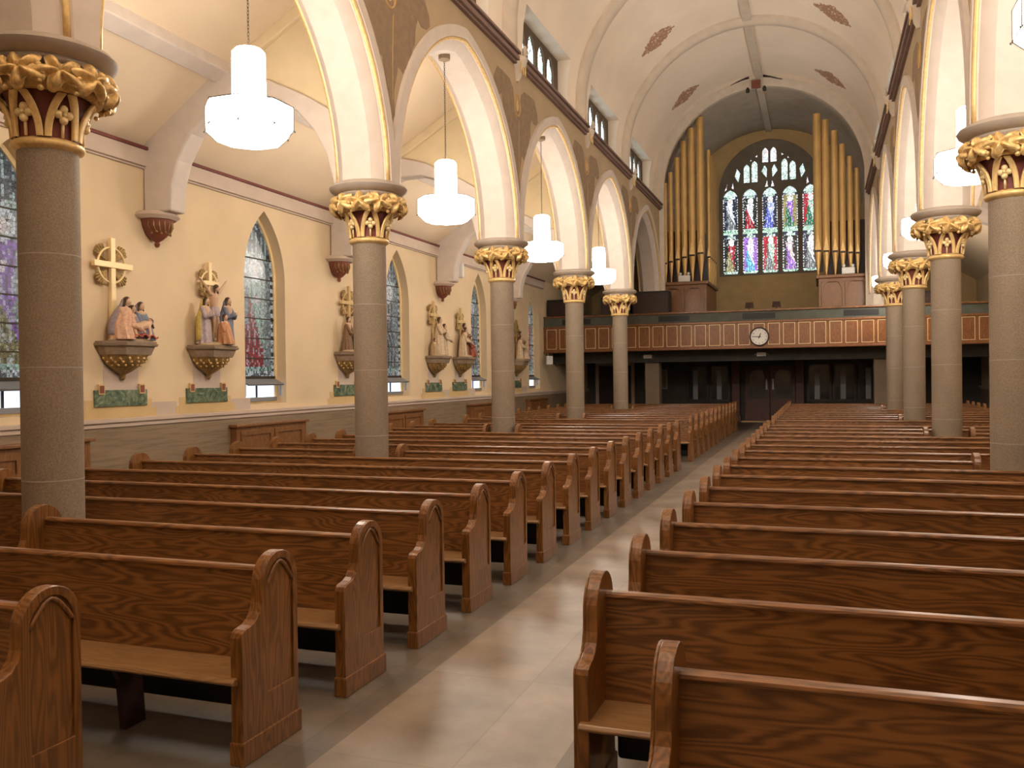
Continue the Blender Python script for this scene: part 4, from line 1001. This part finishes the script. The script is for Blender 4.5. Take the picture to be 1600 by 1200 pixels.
def crucified(t):
    b = MB(); hd = .095
    b.caps(P(.03, .13, .62), P(.03, .13, .82), .062, .082, 12); b.caps(P(-.06, .13, .88), P(.12, .13, .88), .035, .035)
    for q in (-1, 1):
        b.caps(P(.03+q*.09, .13, .88), P(.03+q*.19, .14, .98), .032, .026); b.caps(P(.03+q*.19, .14, .98), P(.03+q*.31, .13, 1.10), .025, .017); b.ell(P(.03+q*.33, .13, 1.12), (.022, .014, .022), 8, 6)
        for k_ in range(4): b.caps(P(.03+q*.34, .13, 1.13), P(.03+q*(.355+.004*k_), .13, 1.16-.013*k_), .006, .005, 6)
        b.caps(P(.03+q*.04, .13, .60), P(.03+q*.045, .18, .36), .052, .034); b.caps(P(.03+q*.045, .18, .36), P(.03+q*.02, .14, .12), .033, .020); b.caps(P(.03+q*.02, .14, .12), P(.03+q*.02, .19, .08), .02, .015)
    b.caps(P(.03, .13, .90), P(.05, .16, .95), .028, .028); b.ell(P(.065, .17, .975), (.043, .046, .056), 12, 8)
    f = remesh(b.build('crucified_figure', 'skin', t, smooth=True), .007, 2)
    hb = MB(); hb.ell(P(.06, .16, .995), (.05, .05, .055), 12, 8); hb.caps(P(.10, .16, .97), P(.105, .16, .90), .02, .014); hb.caps(P(.02, .16, .97), P(.015, .16, .90), .02, .014); hb.build('hair', 'hair', f, smooth=True)
    b = MB(); n = 30; rows = [[(.03+wx*(1+.06*cos(7*a))*cos(a), -.13+wx*.85*(1+.06*cos(7*a))*sin(a), z) for a in [2*pi*i/n for i in range(n)]] for z, wx in ((.50, .10), (.54, .11), (.60, .10), (.66, .085))]
    b.add([p for r_ in rows for p in r_], [(j*n+i, j*n+(i+1) % n, (j+1)*n+(i+1) % n, (j+1)*n+i) for j in range(3) for i in range(n)]); b.build('loincloth', 'lilacrobe', f, smooth=True)
station(STN[1], 'painted crucifixion sculpture with two standing women and a kneeling one in orange', (-.0, 1.42, 1.06, .20, .20, .04, 'brightgold'), [
    dict(x=-.27, out=.17, h=.78, robe='lilacrobe', mantle='yellow', arms=fold, turn=1),
    dict(x=.27, out=.20, h=.82, robe='blue', mantle='blue', arms=fold, lean=.01),
    dict(x=.06, out=.30, h=.70, robe='orange', kneel=True, arms=[(-.1, .1, .62, -.03, .06, .85), (.1, .1, .62, .05, .06, .85)])], crucified)
station(STN[2], 'brown painted sculpture of climbing and bending men, partly hidden by the second left column', (.02, 1.45, 1.08, .34, .24, .04, 'tan'), [
    dict(x=-.25, out=.18, h=.74, robe='brownrobe', arms=reach), dict(x=.0, out=.22, h=.72, robe='green', lean=.08, arms=reach, kneel=True),
    dict(x=.22, out=.20, h=1.02, robe='palerobe', arms=fold, lean=-.03), dict(x=.33, out=.16, h=.66, robe='rust', kneel=True)])
station(STN[3], 'painted sculpture of two standing men in pale tunics beside a gold ringed cross', (-.12, 1.48, 1.10, .27, .24, .04, 'tan'), [
    dict(x=-.08, out=.20, h=1.02, robe='palerobe', arms=fold), dict(x=.24, out=.20, h=.86, robe='palerobe', arms=reach, mantle='rust'), dict(x=-.28, out=.14, h=.62, robe='sand', kneel=True)])
station(STN[4], 'painted sculpture of a stooping man and a kneeling figure in dark red', (-.05, 1.42, 1.02, .25, .22, .04, 'tan'), [
    dict(x=-.22, out=.20, h=.84, robe='palerobe', lean=.12, arms=reach), dict(x=.22, out=.24, h=.80, robe='rust', kneel=True, arms=fold, lean=-.03), dict(x=.0, out=.14, h=.96, robe='brownrobe', arms=fold)])
station(STN[5], 'painted sculpture of pale crouching figures on the wall nearest the gallery', (-.10, 1.36, 1.0, .22, .20, .04, 'oldgold'), [
    dict(x=-.15, out=.20, h=.80, robe='palerobe', arms=reach), dict(x=.18, out=.22, h=.74, robe='palerobe', kneel=True, arms=fold), dict(x=.02, out=.14, h=.95, robe='brownrobe', arms=fold)])

# ------------------------------------------------------------------ painted angels on the spandrels
def angel(X, s, y, label):
    t = thing('spandrel_angel', (X+s*(WT+.001), y, 5.45), label, 'mural', 'brown painted angels between the arches')
    pl = lambda pts, d0, d1: MB().prism(pts, lambda a, z: (s*d0, a, z), lambda a, z: (s*d1, a, z))
    body = [(.0, .12), (.12, .30), (.10, .62), (.22, .95), (.27, 1.5), (.26, 1.72), (.12, 1.84), (.10, 2.05), (-.10, 2.05), (-.12, 1.84), (-.26, 1.72), (-.27, 1.5), (-.22, .95), (-.10, .62), (-.12, .30)]
    pl(body, 0, .004).build('robed_body', 'mural', t)
    for q in (-1, 1):
        w_ = [(.14, 1.75), (.30, 2.25), (.55, 2.38), (1.0, 2.40), (1.4, 2.40), (1.66, 2.14), (1.68, 2.0), (1.52, 1.90), (1.3, 1.88), (1.14, 1.95), (1.04, 1.78), (1.0, 1.52), (.90, 1.44), (.85, 1.28), (.76, 1.22), (.68, 1.08), (.58, 1.06), (.50, .96), (.40, 1.0), (.24, 1.02)]
        pl([(q*a*.80, z) for a, z in w_], 0, .003).build('wing', 'mural', t)
    MB().tube([(s*.006, .17*cos(a), 1.98+.21*sin(a)) for a in [2*pi*i/28 for i in range(28)]], .016, 5, True).build('halo', 'muralline', t)
    pl([(.08*cos(a), 1.97+.11*sin(a)) for a in [2*pi*i/16 for i in range(16)]], .004, .007).build('face', 'tan', t)
    MB().tube([(s*.006, .05, .5), (s*.006, .07, 1.2), (s*.006, .10, 1.7)], .006, 5).build('fold_line', 'muralline', t)
for i, y in enumerate(COLS[1:-1]):
    for X, s, sd in ((XL, 1, 'left'), (XR, -1, 'right')):
        angel(X, s, y, 'brown painted angel with spread wings above the %s %s column' % (ORD[i+1], sd))
